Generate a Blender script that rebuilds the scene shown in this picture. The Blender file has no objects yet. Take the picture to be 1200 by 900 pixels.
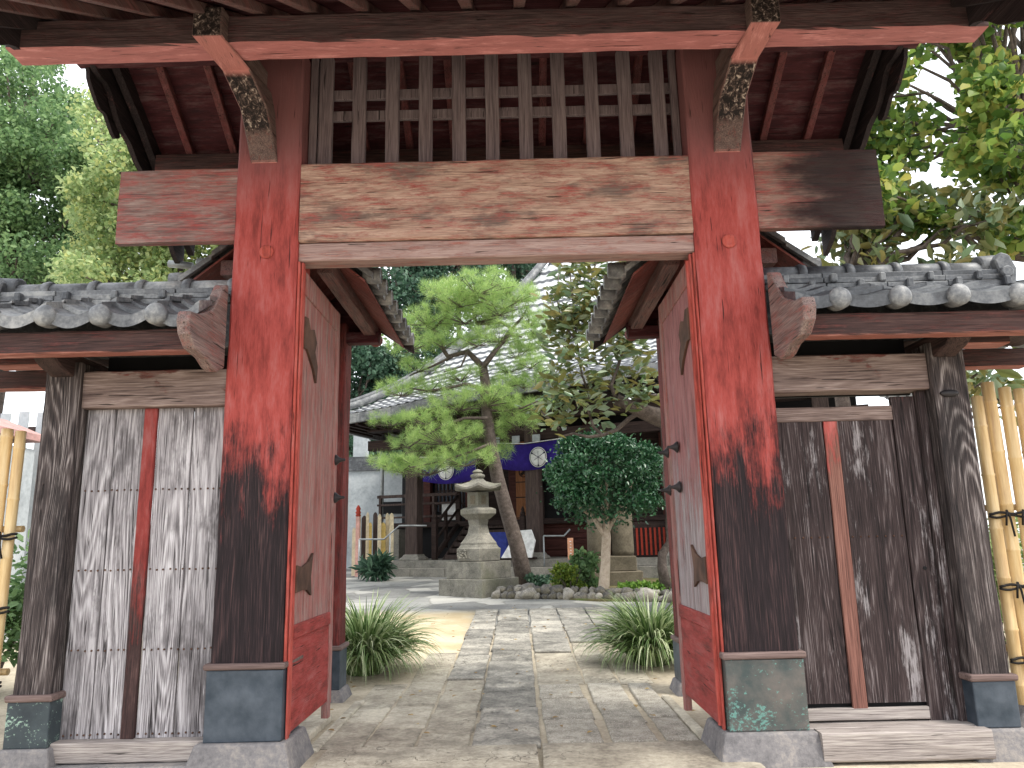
import bpy, math, random
import numpy as np
from mathutils import Vector, Matrix, noise
random.seed(7); RNG = np.random.default_rng(7)
S = bpy.context.scene
COL = S.collection

# ------------------------------------------------------------------ camera
F = 893.0; HC = 1.35
fy = Vector((7, -184, -F)).normalized()
up = Vector((-96, 4340, -F)); up = (up - fy * up.dot(fy)).normalized()
rt = fy.cross(up)
R3 = Matrix((rt, fy, up))
cam = bpy.data.cameras.new('camera'); cam.lens = F / 1200 * 36; cam.sensor_width = 36
cam.clip_start = 0.05; cam.clip_end = 2000
co = bpy.data.objects.new('camera', cam); COL.objects.link(co)
co.matrix_world = Matrix.Translation((0, 0, HC)) @ R3.to_4x4()
S.camera = co

# ------------------------------------------------------------------ light
SUN_EL, SUN_AZ = 58.0, 120.0      # azimuth: clockwise from +Y, the direction the sun stands in
w = bpy.data.worlds.new('World'); S.world = w; w.use_nodes = True
nt = w.node_tree; nt.nodes.clear()
out = nt.nodes.new('ShaderNodeOutputWorld'); bg = nt.nodes.new('ShaderNodeBackground')
sky = nt.nodes.new('ShaderNodeTexSky'); sky.sky_type = 'NISHITA'; sky.sun_disc = False
sky.sun_elevation = math.radians(SUN_EL); sky.sun_rotation = math.radians(SUN_AZ); sky.dust_density = 3
mx = nt.nodes.new('ShaderNodeMix'); mx.data_type = 'RGBA'
mx.inputs[0].default_value = 0.72; mx.inputs[7].default_value = (10.6, 10.8, 11.0, 1)
nt.links.new(sky.outputs[0], mx.inputs[6]); nt.links.new(mx.outputs[2], bg.inputs[0])
bg.inputs[1].default_value = 0.15; nt.links.new(bg.outputs[0], out.inputs[0])
sl = bpy.data.lights.new('sun', 'SUN'); sl.energy = 2.3; sl.angle = math.radians(14); sl.color = (1, .95, .86)
so = bpy.data.objects.new('sun', sl); COL.objects.link(so)
az, el = math.radians(SUN_AZ), math.radians(SUN_EL)
sd = Vector((math.sin(az) * math.cos(el), math.cos(az) * math.cos(el), math.sin(el)))
so.rotation_euler = sd.to_track_quat('Z', 'Y').to_euler()
vs = S.view_settings; vs.view_transform = 'Standard'; vs.look = 'None'; vs.exposure = 0.72; vs.gamma = 1; vs.use_curve_mapping = False

# ------------------------------------------------------------------ measuring: pixel of the 1200x900 picture -> point
def at(u, v, Y):
    d = R3 @ Vector((u - 600, -(v - 450), -F)); d = d * (Y / d.y)
    return Vector((d.x, d.y, d.z + HC))
def gz(Y):
    if Y < 7: return 0.0
    if Y < 8: return 0.02 * (Y - 7) ** 2
    if Y < 23: return 0.02 + 0.04 * (Y - 8)
    return 0.62

# ------------------------------------------------------------------ node helpers
def srgb(r, g, b):
    f = lambda c: ((c / 255 + .055) / 1.055) ** 2.4 if c > 10 else c / 255 / 12.92
    return (f(r), f(g), f(b), 1)
class NT:
    def __init__(s, name):
        s.m = bpy.data.materials.new(name); s.m.use_nodes = True
        s.t = s.m.node_tree; s.b = s.t.nodes['Principled BSDF']
        s.tc = s.n('ShaderNodeTexCoord')
    def n(s, t, **k):
        o = s.t.nodes.new(t)
        for a, v in k.items(): setattr(o, a, v)
        return o
    def l(s, a, b): s.t.links.new(a, b)
    def mapping(s, scale, loc=(0, 0, 0), src=None):
        m = s.n('ShaderNodeMapping'); m.inputs['Scale'].default_value = scale; m.inputs['Location'].default_value = loc
        s.l(src if src else s.tc.outputs['Object'], m.inputs['Vector']); return m.outputs[0]
    def noise(s, vec, scale=5, detail=4, rough=.6, dist=0):
        o = s.n('ShaderNodeTexNoise'); o.inputs['Scale'].default_value = scale; o.inputs['Detail'].default_value = detail
        o.inputs['Roughness'].default_value = rough; o.inputs['Distortion'].default_value = dist
        if vec is not None: s.l(vec, o.inputs['Vector'])
        return o.outputs[0]
    def ramp(s, fac, stops):
        o = s.n('ShaderNodeValToRGB'); e = o.color_ramp.elements
        while len(e) > 1: e.remove(e[-1])
        e[0].position = stops[0][0]; e[0].color = stops[0][1]
        for p, c in stops[1:]:
            x = e.new(p); x.color = c
        s.l(fac, o.inputs[0]); return o.outputs[0]
    def step(s, fac, a, b):
        o = s.n('ShaderNodeMapRange'); o.interpolation_type = 'SMOOTHSTEP'
        o.inputs[1].default_value = a; o.inputs[2].default_value = b; s.l(fac, o.inputs[0]); return o.outputs[0]
    def math(s, op, a, b=None, c=None):
        o = s.n('ShaderNodeMath', operation=op)
        for i, v in enumerate((a, b, c)):
            if v is None: continue
            if isinstance(v, (int, float)): o.inputs[i].default_value = v
            else: s.l(v, o.inputs[i])
        return o.outputs[0]
    def mix(s, fac, a, b, mode='MIX'):
        o = s.n('ShaderNodeMix', data_type='RGBA', blend_type=mode)
        for i, v in ((0, fac), (6, a), (7, b)):
            if isinstance(v, (int, float)): o.inputs[i].default_value = v
            elif isinstance(v, tuple): o.inputs[i].default_value = v
            else: s.l(v, o.inputs[i])
        return o.outputs[2]
    def sep(s, vec=None):
        o = s.n('ShaderNodeSeparateXYZ'); s.l(vec if vec else s.tc.outputs['Object'], o.inputs[0]); return o.outputs
    def bump(s, h, strength=.5, dist=.01):
        o = s.n('ShaderNodeBump'); o.inputs['Strength'].default_value = strength; o.inputs['Distance'].default_value = dist
        s.l(h, o.inputs['Height']); s.l(o.outputs[0], s.b.inputs['Normal'])
    def done(s, col, rough=.8, spec=.3, metal=0):
        if isinstance(col, tuple): s.b.inputs['Base Color'].default_value = col
        else: s.l(col, s.b.inputs['Base Color'])
        if isinstance(rough, (int, float)): s.b.inputs['Roughness'].default_value = rough
        else: s.l(rough, s.b.inputs['Roughness'])
        s.b.inputs['Specular IOR Level'].default_value = spec; s.b.inputs['Metallic'].default_value = metal
        return s.m

def wood(name, dark, mid, light, axis='Z', paint=None, pcut=.5, psoft=.08, pz=None, px=None, stain=None, scut=.62, pale=None,
         burnx=None, under=None, flakes=False, seed=0.0, gs=1.0, fade=None, bump=.7, rings=.5):
    """weathered timber: grain stretched along axis, worn paint, dark stains"""
    m = NT(name); ai = 'XYZ'.index(axis)
    def sc(al, ac): return tuple(al if i == ai else ac for i in range(3))
    loc = (seed * 3.1, seed * 1.7, seed * 2.3)
    v1 = m.mapping(sc(1.3 * gs, 52 * gs), loc); fine = m.noise(v1, 3.0, 5, .62, .2)
    v2 = m.mapping(sc(.55 * gs, 9 * gs), loc); streak = m.noise(v2, 1.8, 4, .6, .5)
    v3 = m.mapping(sc(.20, 2.3), loc)
    lo = m.noise(v3, 1.5, 1.2, .45, .15)
    lo = m.math('ADD', lo, m.math('MULTIPLY', fine, .012))
    rng = m.math('SINE', m.math('MULTIPLY', lo, 250.0 * gs))          # contour lines of a smooth field = cathedral grain
    rng = m.math('POWER', m.math('MULTIPLY_ADD', rng, .5, .5), 1.6)
    am = m.step(m.noise(m.mapping(sc(.5, 2.5), (loc[1], loc[0], loc[2])), 1.3, 2, .5), .38, .62)
    rng = m.math('MULTIPLY', rng, m.math('MULTIPLY_ADD', am, .75, .25))
    g = m.math('ADD', m.math('MULTIPLY', fine, 1.0), m.math('MULTIPLY_ADD', rng, rings * .34, -rings * .12))
    g = m.math('ADD', m.math('MULTIPLY', g, .72), m.math('MULTIPLY', streak, .34))
    col = m.ramp(g, [(.36, dark), (.55, mid), (.78, light)])
    big = m.noise(m.mapping(sc(1.2, 3.2), loc), 1.4, 5, .65)
    if stain:
        k = m.step(m.math('ADD', big, m.math('MULTIPLY', streak, .25)), scut, scut + .14)
        col = m.mix(k, col, m.mix(.35, stain, col))
    if pale:
        pl = m.noise(m.mapping(sc(1.0, 4.5), (loc[2] + 9, loc[0], loc[1])), 1.7, 6, .72)
        col = m.mix(m.math('MULTIPLY', m.step(m.math('ADD', pl, m.math('MULTIPLY', fine, .3)), pale[1], pale[1] + .12), .75), col, m.ramp(fine, [(.35, tuple(q * .6 for q in pale[0][:3]) + (1,)), (.6, pale[0])]))
    h = g
    if paint:
        wear = m.noise(m.mapping(sc(1.6, 8), (loc[1], loc[2], loc[0])), 2.2, 8, .72)
        sp_ = m.noise(m.mapping(sc(14, 40)), 2.0, 4, .75)
        k = m.math('ADD', m.math('ADD', m.math('MULTIPLY', wear, .58), m.math('MULTIPLY', fine, .28)), m.math('MULTIPLY', sp_, .16))
        if pz or px:
            ax, a, b, amt = (2,) + pz if pz else (0,) + px
            z = m.sep()[ax]; zz = m.step(m.math('ADD', z, m.math('MULTIPLY_ADD', big, 1.5, -.75)), a, b)
            k = m.math('ADD', k, m.math('MULTIPLY_ADD', zz, amt, -amt * .5))
        k = m.step(k, pcut - psoft, pcut + psoft)
        pv = m.noise(m.mapping(sc(.9, 4), loc), 3, 7, .72)
        p2 = tuple(c * .52 for c in paint[:3]) + (1,)
        p3 = tuple(min(1, c * .95 + .075) for c in paint[:3]) + (1,)
        pc = m.ramp(pv, [(.32, p2), (.5, paint), (.72, p3)])
        if fade:                                                       # faded paint high up, with the eave's shade put into its colour
            z = m.sep()[2]; zz = m.step(z, fade[0], fade[1]); pc = m.mix(m.math('MULTIPLY', zz, fade[3]), pc, fade[2])
        col = m.mix(k, col, pc)
        h = m.math('ADD', m.math('MULTIPLY', g, .8), m.math('MULTIPLY', k, .5))
    if burnx:
        x = m.sep()[0]; k = m.step(m.math('ADD', x, m.math('MULTIPLY_ADD', big, 1.1, -.55)), burnx[0], burnx[1])
        col = m.mix(m.math('MULTIPLY', k, .88), col, burnx[2])
    if under:                                                          # paint kept on the sheltered underside
        ge = m.n('ShaderNodeNewGeometry'); nz = m.sep(ge.outputs['Normal'])[2]
        k = m.step(m.math('MULTIPLY', nz, -1), .5, .8)
        un = m.noise(m.mapping(sc(1.5, 9), loc), 2.5, 6, .7)
        col = m.mix(m.math('MULTIPLY', k, m.step(un, .25, .42)), col, m.mix(m.step(un, .5, .72), under, tuple(min(1, c * 1.35 + .08) for c in under[:3]) + (1,)))
    if flakes:                                                         # black and white flaking paint on the ends
        q = m.sep(); k = m.math('MAXIMUM', m.math('MULTIPLY', m.step(q[2], 4.52, 4.49), m.step(q[2], 4.20, 4.26)), m.step(q[1], -.893, -.897))
        ge2 = m.n('ShaderNodeNewGeometry'); nx_ = m.math('ABSOLUTE', m.sep(ge2.outputs['Normal'])[0]); k = m.math('MULTIPLY', k, m.step(nx_, .5, .3))
        fn = m.noise(m.mapping((1, .6, 1)), 30, 6, .75, .6)
        col = m.mix(k, col, m.ramp(fn, [(.48, srgb(38, 33, 33)), (.54, srgb(92, 78, 74)), (.585, srgb(112, 96, 90)), (.60, srgb(190, 178, 168))]))
    # cracks
    cr = m.noise(m.mapping(sc(.9, 22), (loc[2] + 4, loc[0], loc[1])), 2.4, 3, .5, .4)
    ck = m.math('MULTIPLY', m.step(cr, .665, .70), .8)
    col = m.mix(ck, col, (.012, .009, .009, 1))
    h = m.math('SUBTRACT', h, m.math('MULTIPLY', ck, .9))
    m.bump(h, bump, .012)
    return m.done(col, m.math('MULTIPLY_ADD', g, .25, .62), .22)

RED = srgb(162, 72, 67); PINK = srgb(196, 108, 92)
M = {}
dk = srgb(38, 30, 30); brn = srgb(80, 62, 58); gry = srgb(132, 120, 114)
M['column'] = wood('column_wood', srgb(20, 16, 18), srgb(42, 33, 36), srgb(96, 72, 70), 'Z', RED, .50, .13, pz=(1.15, 2.6, .50), fade=(3.55, 4.3, srgb(118, 84, 86), .85), rings=.3, seed=1)
M['beam_mid'] = wood('beam_wood_pale', srgb(116, 90, 78), srgb(184, 152, 136), srgb(216, 194, 176), 'X', srgb(166, 86, 80), .555, .08, stain=srgb(58, 54, 58), scut=.63, pale=(srgb(206, 188, 170), .74), seed=2, rings=.2)
M['beam_left'] = wood('beam_wood_red', srgb(84, 68, 68), srgb(150, 126, 120), srgb(200, 186, 180), 'X', srgb(160, 80, 76), .53, .10, stain=srgb(86, 80, 84), scut=.72, seed=3, rings=.3)
M['beam_right'] = wood('beam_wood_burnt', srgb(84, 64, 60), srgb(148, 118, 108), srgb(190, 166, 150), 'X', srgb(156, 82, 76), .54, .09, burnx=(1.9, 2.35, srgb(20, 18, 22)), seed=4, rings=.3)
M['lintel'] = wood('lintel_wood', srgb(112, 88, 84), srgb(166, 140, 134), srgb(196, 174, 166), 'X', srgb(172, 108, 98), .58, .08, seed=5, rings=.2)
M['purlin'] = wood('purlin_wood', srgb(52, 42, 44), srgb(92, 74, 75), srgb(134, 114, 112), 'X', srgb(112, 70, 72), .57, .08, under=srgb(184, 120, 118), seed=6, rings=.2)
M['arm'] = wood('bracket_wood', srgb(66, 52, 51), srgb(108, 90, 86), srgb(150, 130, 122), 'Y', srgb(138, 84, 80), .6, .08, under=srgb(182, 120, 114), seed=7, rings=.2, flakes=True)
M['rafter'] = wood('rafter_wood', srgb(64, 50, 50), srgb(110, 88, 86), srgb(158, 134, 126), 'Y', srgb(132, 84, 80), .56, .1, seed=8, rings=.2)
M['rear_rafter'] = wood('rear_rafter_wood', srgb(60, 42, 43), srgb(106, 70, 70), srgb(140, 100, 98), 'Y', srgb(128, 70, 70), .5, .1, seed=8.5, rings=.2)
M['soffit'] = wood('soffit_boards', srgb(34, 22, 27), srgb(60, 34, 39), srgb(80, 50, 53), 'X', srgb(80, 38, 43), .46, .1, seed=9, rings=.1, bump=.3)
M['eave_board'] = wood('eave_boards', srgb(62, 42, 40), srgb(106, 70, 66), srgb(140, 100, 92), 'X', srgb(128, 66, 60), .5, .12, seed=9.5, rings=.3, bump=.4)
M['lattice'] = wood('lattice_wood', srgb(78, 67, 71), srgb(120, 106, 109), srgb(152, 140, 141), 'Z', srgb(112, 76, 78), .64, .08, seed=10, rings=.15)
M['silver'] = wood('silver_planks', srgb(52, 48, 50), srgb(166, 161, 164), srgb(222, 219, 222), 'Z', srgb(166, 110, 106), .76, .05, stain=srgb(66, 61, 63), scut=.63, pale=(srgb(214, 210, 213), .74), seed=11, rings=.6, bump=1.0)
M['darkplank'] = wood('dark_planks', srgb(24, 20, 22), srgb(66, 54, 54), srgb(146, 136, 136), 'Z', srgb(132, 84, 84), .68, .08, pz=(1.7, 2.5, .26), stain=srgb(40, 35, 36), scut=.64, pale=(srgb(172, 166, 168), .70), seed=12, rings=.5, bump=.9)
M['batten'] = wood('red_batten', srgb(38, 28, 28), srgb(84, 62, 60), srgb(120, 96, 92), 'Z', srgb(138, 58, 54), .555, .12, pz=(.5, 1.5, .36), stain=srgb(44, 32, 32), scut=.6, seed=13, rings=.3)
M['batten_pale'] = wood('faded_batten', srgb(74, 50, 46), srgb(128, 88, 78), srgb(158, 116, 104), 'Z', srgb(178, 84, 78), .55, .09, pz=(1.3, 2.3, .35), seed=14, rings=.4)
M['post'] = wood('grey_post', srgb(26, 23, 25), srgb(80, 71, 70), srgb(180, 171, 168), 'Z', stain=srgb(34, 30, 31), scut=.62, seed=15, rings=.7, bump=1.0)
M['headbeam'] = wood('head_beam', srgb(74, 60, 58), srgb(130, 112, 106), srgb(178, 162, 156), 'X', srgb(118, 72, 66), .6, .09, pz=(2.38, 2.62, .3), seed=16, rings=.25)
M['fascia'] = wood('fascia_wood', srgb(36, 28, 28), srgb(74, 54, 52), srgb(108, 84, 78), 'X', srgb(108, 58, 56), .58, .08, under=srgb(150, 96, 86), seed=17, rings=.2)
M['bracket'] = wood('small_bracket_wood', srgb(34, 27, 27), srgb(68, 52, 50), srgb(104, 84, 78), 'Y', seed=17.5, rings=.2)
M['sill'] = wood('sill_wood', srgb(106, 98, 96), srgb(162, 153, 148), srgb(198, 190, 182), 'X', seed=18, rings=.25)
M['doorleaf'] = wood('door_leaf', srgb(104, 82, 78), srgb(166, 142, 136), srgb(208, 196, 190), 'Z', srgb(168, 100, 94), .50, .12, seed=19, rings=.2)
M['doorleaf_r'] = wood('door_leaf_grey', srgb(98, 86, 88), srgb(164, 154, 156), srgb(208, 203, 205), 'Z', srgb(158, 106, 106), .50, .10, pz=(1.0, 2.4, .24), seed=20, rings=.25)
M['doorred'] = wood('door_red', srgb(70, 42, 40), srgb(122, 76, 70), srgb(152, 106, 98), 'Y', srgb(160, 66, 62), .42, .12, seed=21, rings=.2)
M['redstile'] = wood('red_stile', srgb(64, 38, 36), srgb(112, 62, 56), srgb(150, 88, 80), 'Z', srgb(176, 80, 70), .42, .12, seed=22, rings=.2)
M['rearpost'] = wood('rear_post_wood', srgb(40, 28, 28), srgb(76, 48, 46), srgb(116, 82, 76), 'Z', srgb(128, 54, 50), .5, .12, seed=22.5, rings=.2)
M['hafu'] = wood('gable_board', srgb(78, 66, 66), srgb(138, 120, 116), srgb(178, 162, 156), 'Y', srgb(156, 94, 88), .57, .09, seed=23, rings=.2)
M['collar'] = wood('collar_wood', srgb(74, 62, 60), srgb(112, 94, 90), srgb(142, 124, 118), 'X', seed=23.5, rings=.1, bump=.3)
M['verge'] = wood('verge_board', srgb(24, 20, 22), srgb(50, 42, 44), srgb(82, 70, 70), 'Y', srgb(124, 78, 76), .62, .06, seed=24, rings=.1)
M['hall_wood'] = wood('hall_wood', srgb(26, 20, 19), srgb(56, 43, 40), srgb(90, 73, 68), 'X', seed=25, rings=.1)
M['hall_post'] = wood('hall_post_wood', srgb(40, 32, 31), srgb(76, 63, 59), srgb(112, 97, 92), 'Z', seed=26, rings=.1)
M['hall_red'] = wood('hall_red_wood', srgb(46, 27, 25), srgb(82, 48, 43), srgb(114, 72, 64), 'X', seed=27, rings=.1)
M['brown_door'] = wood('brown_door', srgb(110, 72, 48), srgb(152, 102, 68), srgb(182, 130, 92), 'Z', seed=28, rings=.2)

def stone(name, a, b, c, scale=6, bump=.5, moss=None, rnd=.0, speck=.0, crack=.0):
    m = NT(name); v = m.mapping((1, 1, 1))
    n1 = m.noise(v, scale, 8, .65, .3); n2 = m.noise(v, scale * 9, 4, .7); n3 = m.noise(v, scale * .25, 3, .6)
    f = m.math('ADD', m.math('MULTIPLY', n1, .6), m.math('MULTIPLY', n2, .4))
    if rnd:
        ge = m.n('ShaderNodeObjectInfo' if name == 'border_rock' else 'ShaderNodeNewGeometry'); f = m.math('ADD', f, m.math('MULTIPLY_ADD', ge.outputs['Random' if name == 'border_rock' else 'Random Per Island'], rnd, -rnd * .5))
    col = m.ramp(f, [(.34, a), (.5, b), (.68, c)])
    if crack:
        wv = m.n('ShaderNodeTexVoronoi', feature='DISTANCE_TO_EDGE'); wv.inputs['Scale'].default_value = 1.6
        wa = m.n('ShaderNodeVectorMath', operation='ADD'); wn = m.n('ShaderNodeTexNoise'); wn.inputs['Scale'].default_value = 4; wn.inputs['Detail'].default_value = 5; m.l(v, wn.inputs['Vector'])
        m.l(v, wa.inputs[0]); m.l(wn.outputs['Color'], wa.inputs[1]); m.l(wa.outputs[0], wv.inputs['Vector'])
        ck = m.math('MULTIPLY', m.step(wv.outputs['Distance'], .012, .0), m.step(n3, .45, .6))
        col = m.mix(m.math('MULTIPLY', ck, crack), col, (.05, .045, .04, 1)); f = m.math('SUBTRACT', f, m.math('MULTIPLY', ck, .5))
        st = m.noise(m.mapping((1, 1, 1), (7, 3, 1)), 2.2, 6, .7); col = m.mix(m.math('MULTIPLY', m.step(st, .5, .62), .4), col, tuple(q * .55 for q in a[:3]) + (1,))
    if speck:
        vo = m.n('ShaderNodeTexVoronoi'); vo.inputs['Scale'].default_value = 70; m.l(v, vo.inputs['Vector'])
        col = m.mix(m.math('MULTIPLY', m.step(vo.outputs['Distance'], .35, .2), speck), col, (.62, .58, .52, 1))
    if moss: col = m.mix(m.math('MULTIPLY', m.step(n3, .48, .66), .6), col, moss)
    m.bump(f, bump, .02); return m.done(col, .88, .25)
M['plinth'] = stone('plinth_stone', srgb(92, 90, 92), srgb(122, 119, 120), srgb(160, 152, 144), 4)
M['slab'] = stone('path_stone', srgb(92, 90, 85), srgb(146, 142, 133), srgb(198, 191, 177), 4.2, 1.0, rnd=.16, crack=.8)
M['slab_warm'] = stone('path_stone_warm', srgb(124, 116, 104), srgb(168, 160, 144), srgb(204, 196, 178), 3, 1.0, rnd=.14, crack=.7)
M['slab_pebble'] = stone('path_stone_rough', srgb(116, 111, 101), srgb(158, 152, 140), srgb(202, 196, 182), 8, 1.0, rnd=.1, speck=.7)
M['lantern'] = stone('lantern_stone', srgb(84, 82, 76), srgb(122, 119, 110), srgb(158, 153, 141), 5, .6, moss=srgb(92, 94, 74))
M['rock'] = stone('border_rock', srgb(78, 76, 74), srgb(126, 122, 116), srgb(182, 176, 166), 5, .9, moss=srgb(106, 98, 70), rnd=.28)
M['podium'] = stone('podium_stone', srgb(100, 98, 92), srgb(136, 132, 124), srgb(164, 158, 148), 3, .5)
M['concrete'] = stone('concrete', srgb(140, 146, 150), srgb(172, 178, 182), srgb(196, 200, 202), 1.2, .2)
M['block'] = stone('monument_stone', srgb(70, 65, 54), srgb(98, 90, 76), srgb(122, 114, 98), 3, .5)

def metal(name, a, b, fleck=None, rough=.5, z=None, cut=.62):
    m = NT(name); v = m.mapping((1, 1, 1)); n = m.noise(v, 5, 6, .6)
    col = m.ramp(n, [(.35, a), (.65, b)])
    if fleck:
        n2 = m.noise(m.mapping((1, 1, 1.4)), 38, 5, .75); n3 = m.noise(v, 7, 3, .6)
        f = m.math('ADD', m.math('MULTIPLY', n2, .6), m.math('MULTIPLY', n3, .4))
        if z:
            zz = m.sep()[2]; f = m.math('ADD', f, m.math('MULTIPLY', m.step(zz, z[1], z[0]), .12))
        col = m.mix(m.math('MULTIPLY', m.step(f, cut, cut + .05), .9), col, fleck)
    m.bump(n, .25, .02); return m.done(col, rough, .4, .25)
M['copper'] = metal('aged_copper', srgb(50, 60, 70), srgb(84, 92, 102), srgb(120, 150, 150), cut=.72)
M['copper_green'] = metal('green_copper', srgb(66, 76, 76), srgb(108, 102, 98), srgb(104, 150, 142), z=(.1, 1.1), cut=.635)
M['copper_pale'] = metal('flaked_copper', srgb(50, 58, 64), srgb(72, 82, 86), srgb(158, 186, 170), cut=.53)
M['iron'] = metal('dark_iron', srgb(34, 32, 34), srgb(60, 56, 58), rough=.55)
M['rust'] = metal('rusty_iron', srgb(66, 46, 38), srgb(108, 80, 66), rough=.8)
M['steel'] = metal('grey_steel', srgb(120, 124, 126), srgb(160, 164, 166), rough=.4)

def tile_mat(name, a, b, c, rough=.5):
    m = NT(name); v = m.mapping((1, 1, 1)); n = m.noise(v, 7, 7, .65); n2 = m.noise(v, 45, 3, .6)
    ge = m.n('ShaderNodeNewGeometry')
    f = m.math('ADD', m.math('ADD', m.math('MULTIPLY', n, .7), m.math('MULTIPLY', n2, .3)), m.math('MULTIPLY_ADD', ge.outputs['Random Per Island'], .16, -.08))
    col = m.ramp(f, [(.34, a), (.5, b), (.68, c)]); m.bump(f, .25, .01); return m.done(col, rough, .5)
M['tile'] = tile_mat('roof_tile', srgb(66, 68, 72), srgb(108, 110, 113), srgb(160, 160, 158))
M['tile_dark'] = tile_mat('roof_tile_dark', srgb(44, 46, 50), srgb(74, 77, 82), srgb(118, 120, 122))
M['tile_pale'] = tile_mat('roof_tile_pale', srgb(160, 162, 164), srgb(186, 188, 189), srgb(206, 207, 207), .45)

def flat(name, c, rough=.7, spec=.3):
    m = NT(name); n = m.noise(m.mapping((1, 1, 1)), 9, 4, .6)
    a = tuple(x * .8 for x in c[:3]) + (1,); b = tuple(min(1, x * 1.15) for x in c[:3]) + (1,)
    return m.done(m.ramp(n, [(.35, a), (.65, b)]), rough, spec)
M['cloth'] = flat('purple_cloth', srgb(46, 30, 118), .9); M['white'] = flat('white_paint', srgb(222, 222, 222)); M['ink'] = flat('dark_ink', srgb(30, 26, 60))
M['blue_cloth'] = flat('blue_cloth', srgb(44, 54, 122), .9); M['black'] = flat('dark_interior', srgb(16, 15, 18)); M['rope'] = flat('black_rope', srgb(24, 20, 18))
M['stake'] = flat('pale_stake', srgb(206, 190, 160)); M['stake_y'] = flat('yellow_stake', srgb(214, 184, 110)); M['pinkroof'] = flat('pink_roof', srgb(178, 140, 136))
M['redpaint'] = flat('red_paint', srgb(150, 52, 36)); M['flake'] = flat('flaked_white', srgb(190, 180, 170)); M['sign'] = flat('sign_wood', srgb(206, 150, 120))

def bamboo_mat():
    m = NT('bamboo'); n = m.noise(m.mapping((9, 9, .8)), 3, 4, .6); ge = m.n('ShaderNodeNewGeometry')
    f = m.math('ADD', n, m.math('MULTIPLY_ADD', ge.outputs['Random Per Island'], .1, -.05))
    return m.done(m.ramp(f, [(.3, srgb(172, 138, 94)), (.5, srgb(204, 174, 124)), (.7, srgb(222, 198, 152))]), .38, .5)
M['bamboo'] = bamboo_mat()

def leafmat(name, cols, trans=.35, rough=.5, spec=.4):
    m = NT(name); ge = m.n('ShaderNodeNewGeometry')
    n = m.noise(m.mapping((1, 1, 1)), .9, 3, .6)
    f = m.math('ADD', m.math('MULTIPLY', ge.outputs['Random Per Island'], .65), m.math('MULTIPLY', n, .35))
    k = len(cols); col = m.ramp(f, [(.12 + .76 * i / (k - 1), c) for i, c in enumerate(cols)])
    m.done(col, rough, spec)
    tr = m.n('ShaderNodeBsdfTranslucent'); m.l(col, tr.inputs[0]); ms = m.n('ShaderNodeMixShader'); ms.inputs[0].default_value = trans
    o = m.t.nodes['Material Output']; m.l(m.b.outputs[0], ms.inputs[1]); m.l(tr.outputs[0], ms.inputs[2]); m.l(ms.outputs[0], o.inputs[0])
    return m.m
M['lf_dark'] = leafmat('leaf_dark_evergreen', [srgb(38, 62, 50), srgb(66, 96, 76), srgb(98, 128, 102)])
M['lf_blue'] = leafmat('leaf_bluish', [srgb(76, 106, 70), srgb(112, 144, 96), srgb(150, 178, 122)], .45)
M['lf_light'] = leafmat('leaf_light', [srgb(106, 130, 84), srgb(146, 170, 112), srgb(182, 198, 144), srgb(198, 200, 124)], .5)
M['lf_maple'] = leafmat('leaf_maple', [srgb(50, 76, 38), srgb(80, 112, 50), srgb(116, 144, 66), srgb(150, 168, 84), srgb(190, 178, 96)], .45)
M['lf_mag'] = leafmat('leaf_magnolia', [srgb(60, 88, 56), srgb(104, 116, 66), srgb(142, 132, 78), srgb(110, 136, 104), srgb(168, 178, 150)], .35, .28)
M['lf_camellia'] = leafmat('leaf_camellia', [srgb(28, 62, 42), srgb(48, 92, 60), srgb(82, 124, 84)], .2, .32, .6)
M['needle'] = leafmat('pine_needle', [srgb(112, 146, 90), srgb(158, 188, 108), srgb(198, 216, 140)], .42)
M['blade'] = leafmat('grass_blade', [srgb(58, 82, 46), srgb(96, 122, 68), srgb(150, 168, 116), srgb(206, 212, 178)], .3)
M['lf_bush'] = leafmat('leaf_bush', [srgb(80, 110, 44), srgb(120, 144, 56), srgb(152, 160, 70)], .4)
M['lf_low'] = leafmat('leaf_groundcover', [srgb(82, 120, 50), srgb(120, 160, 70), srgb(160, 190, 90)], .4)
M['bark'] = stone('bark', srgb(58, 50, 46), srgb(92, 82, 76), srgb(126, 114, 106), 12, 1.0)
M['bark_pale'] = stone('pale_bark', srgb(146, 130, 112), srgb(182, 166, 148), srgb(206, 192, 174), 10, .6)

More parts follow.
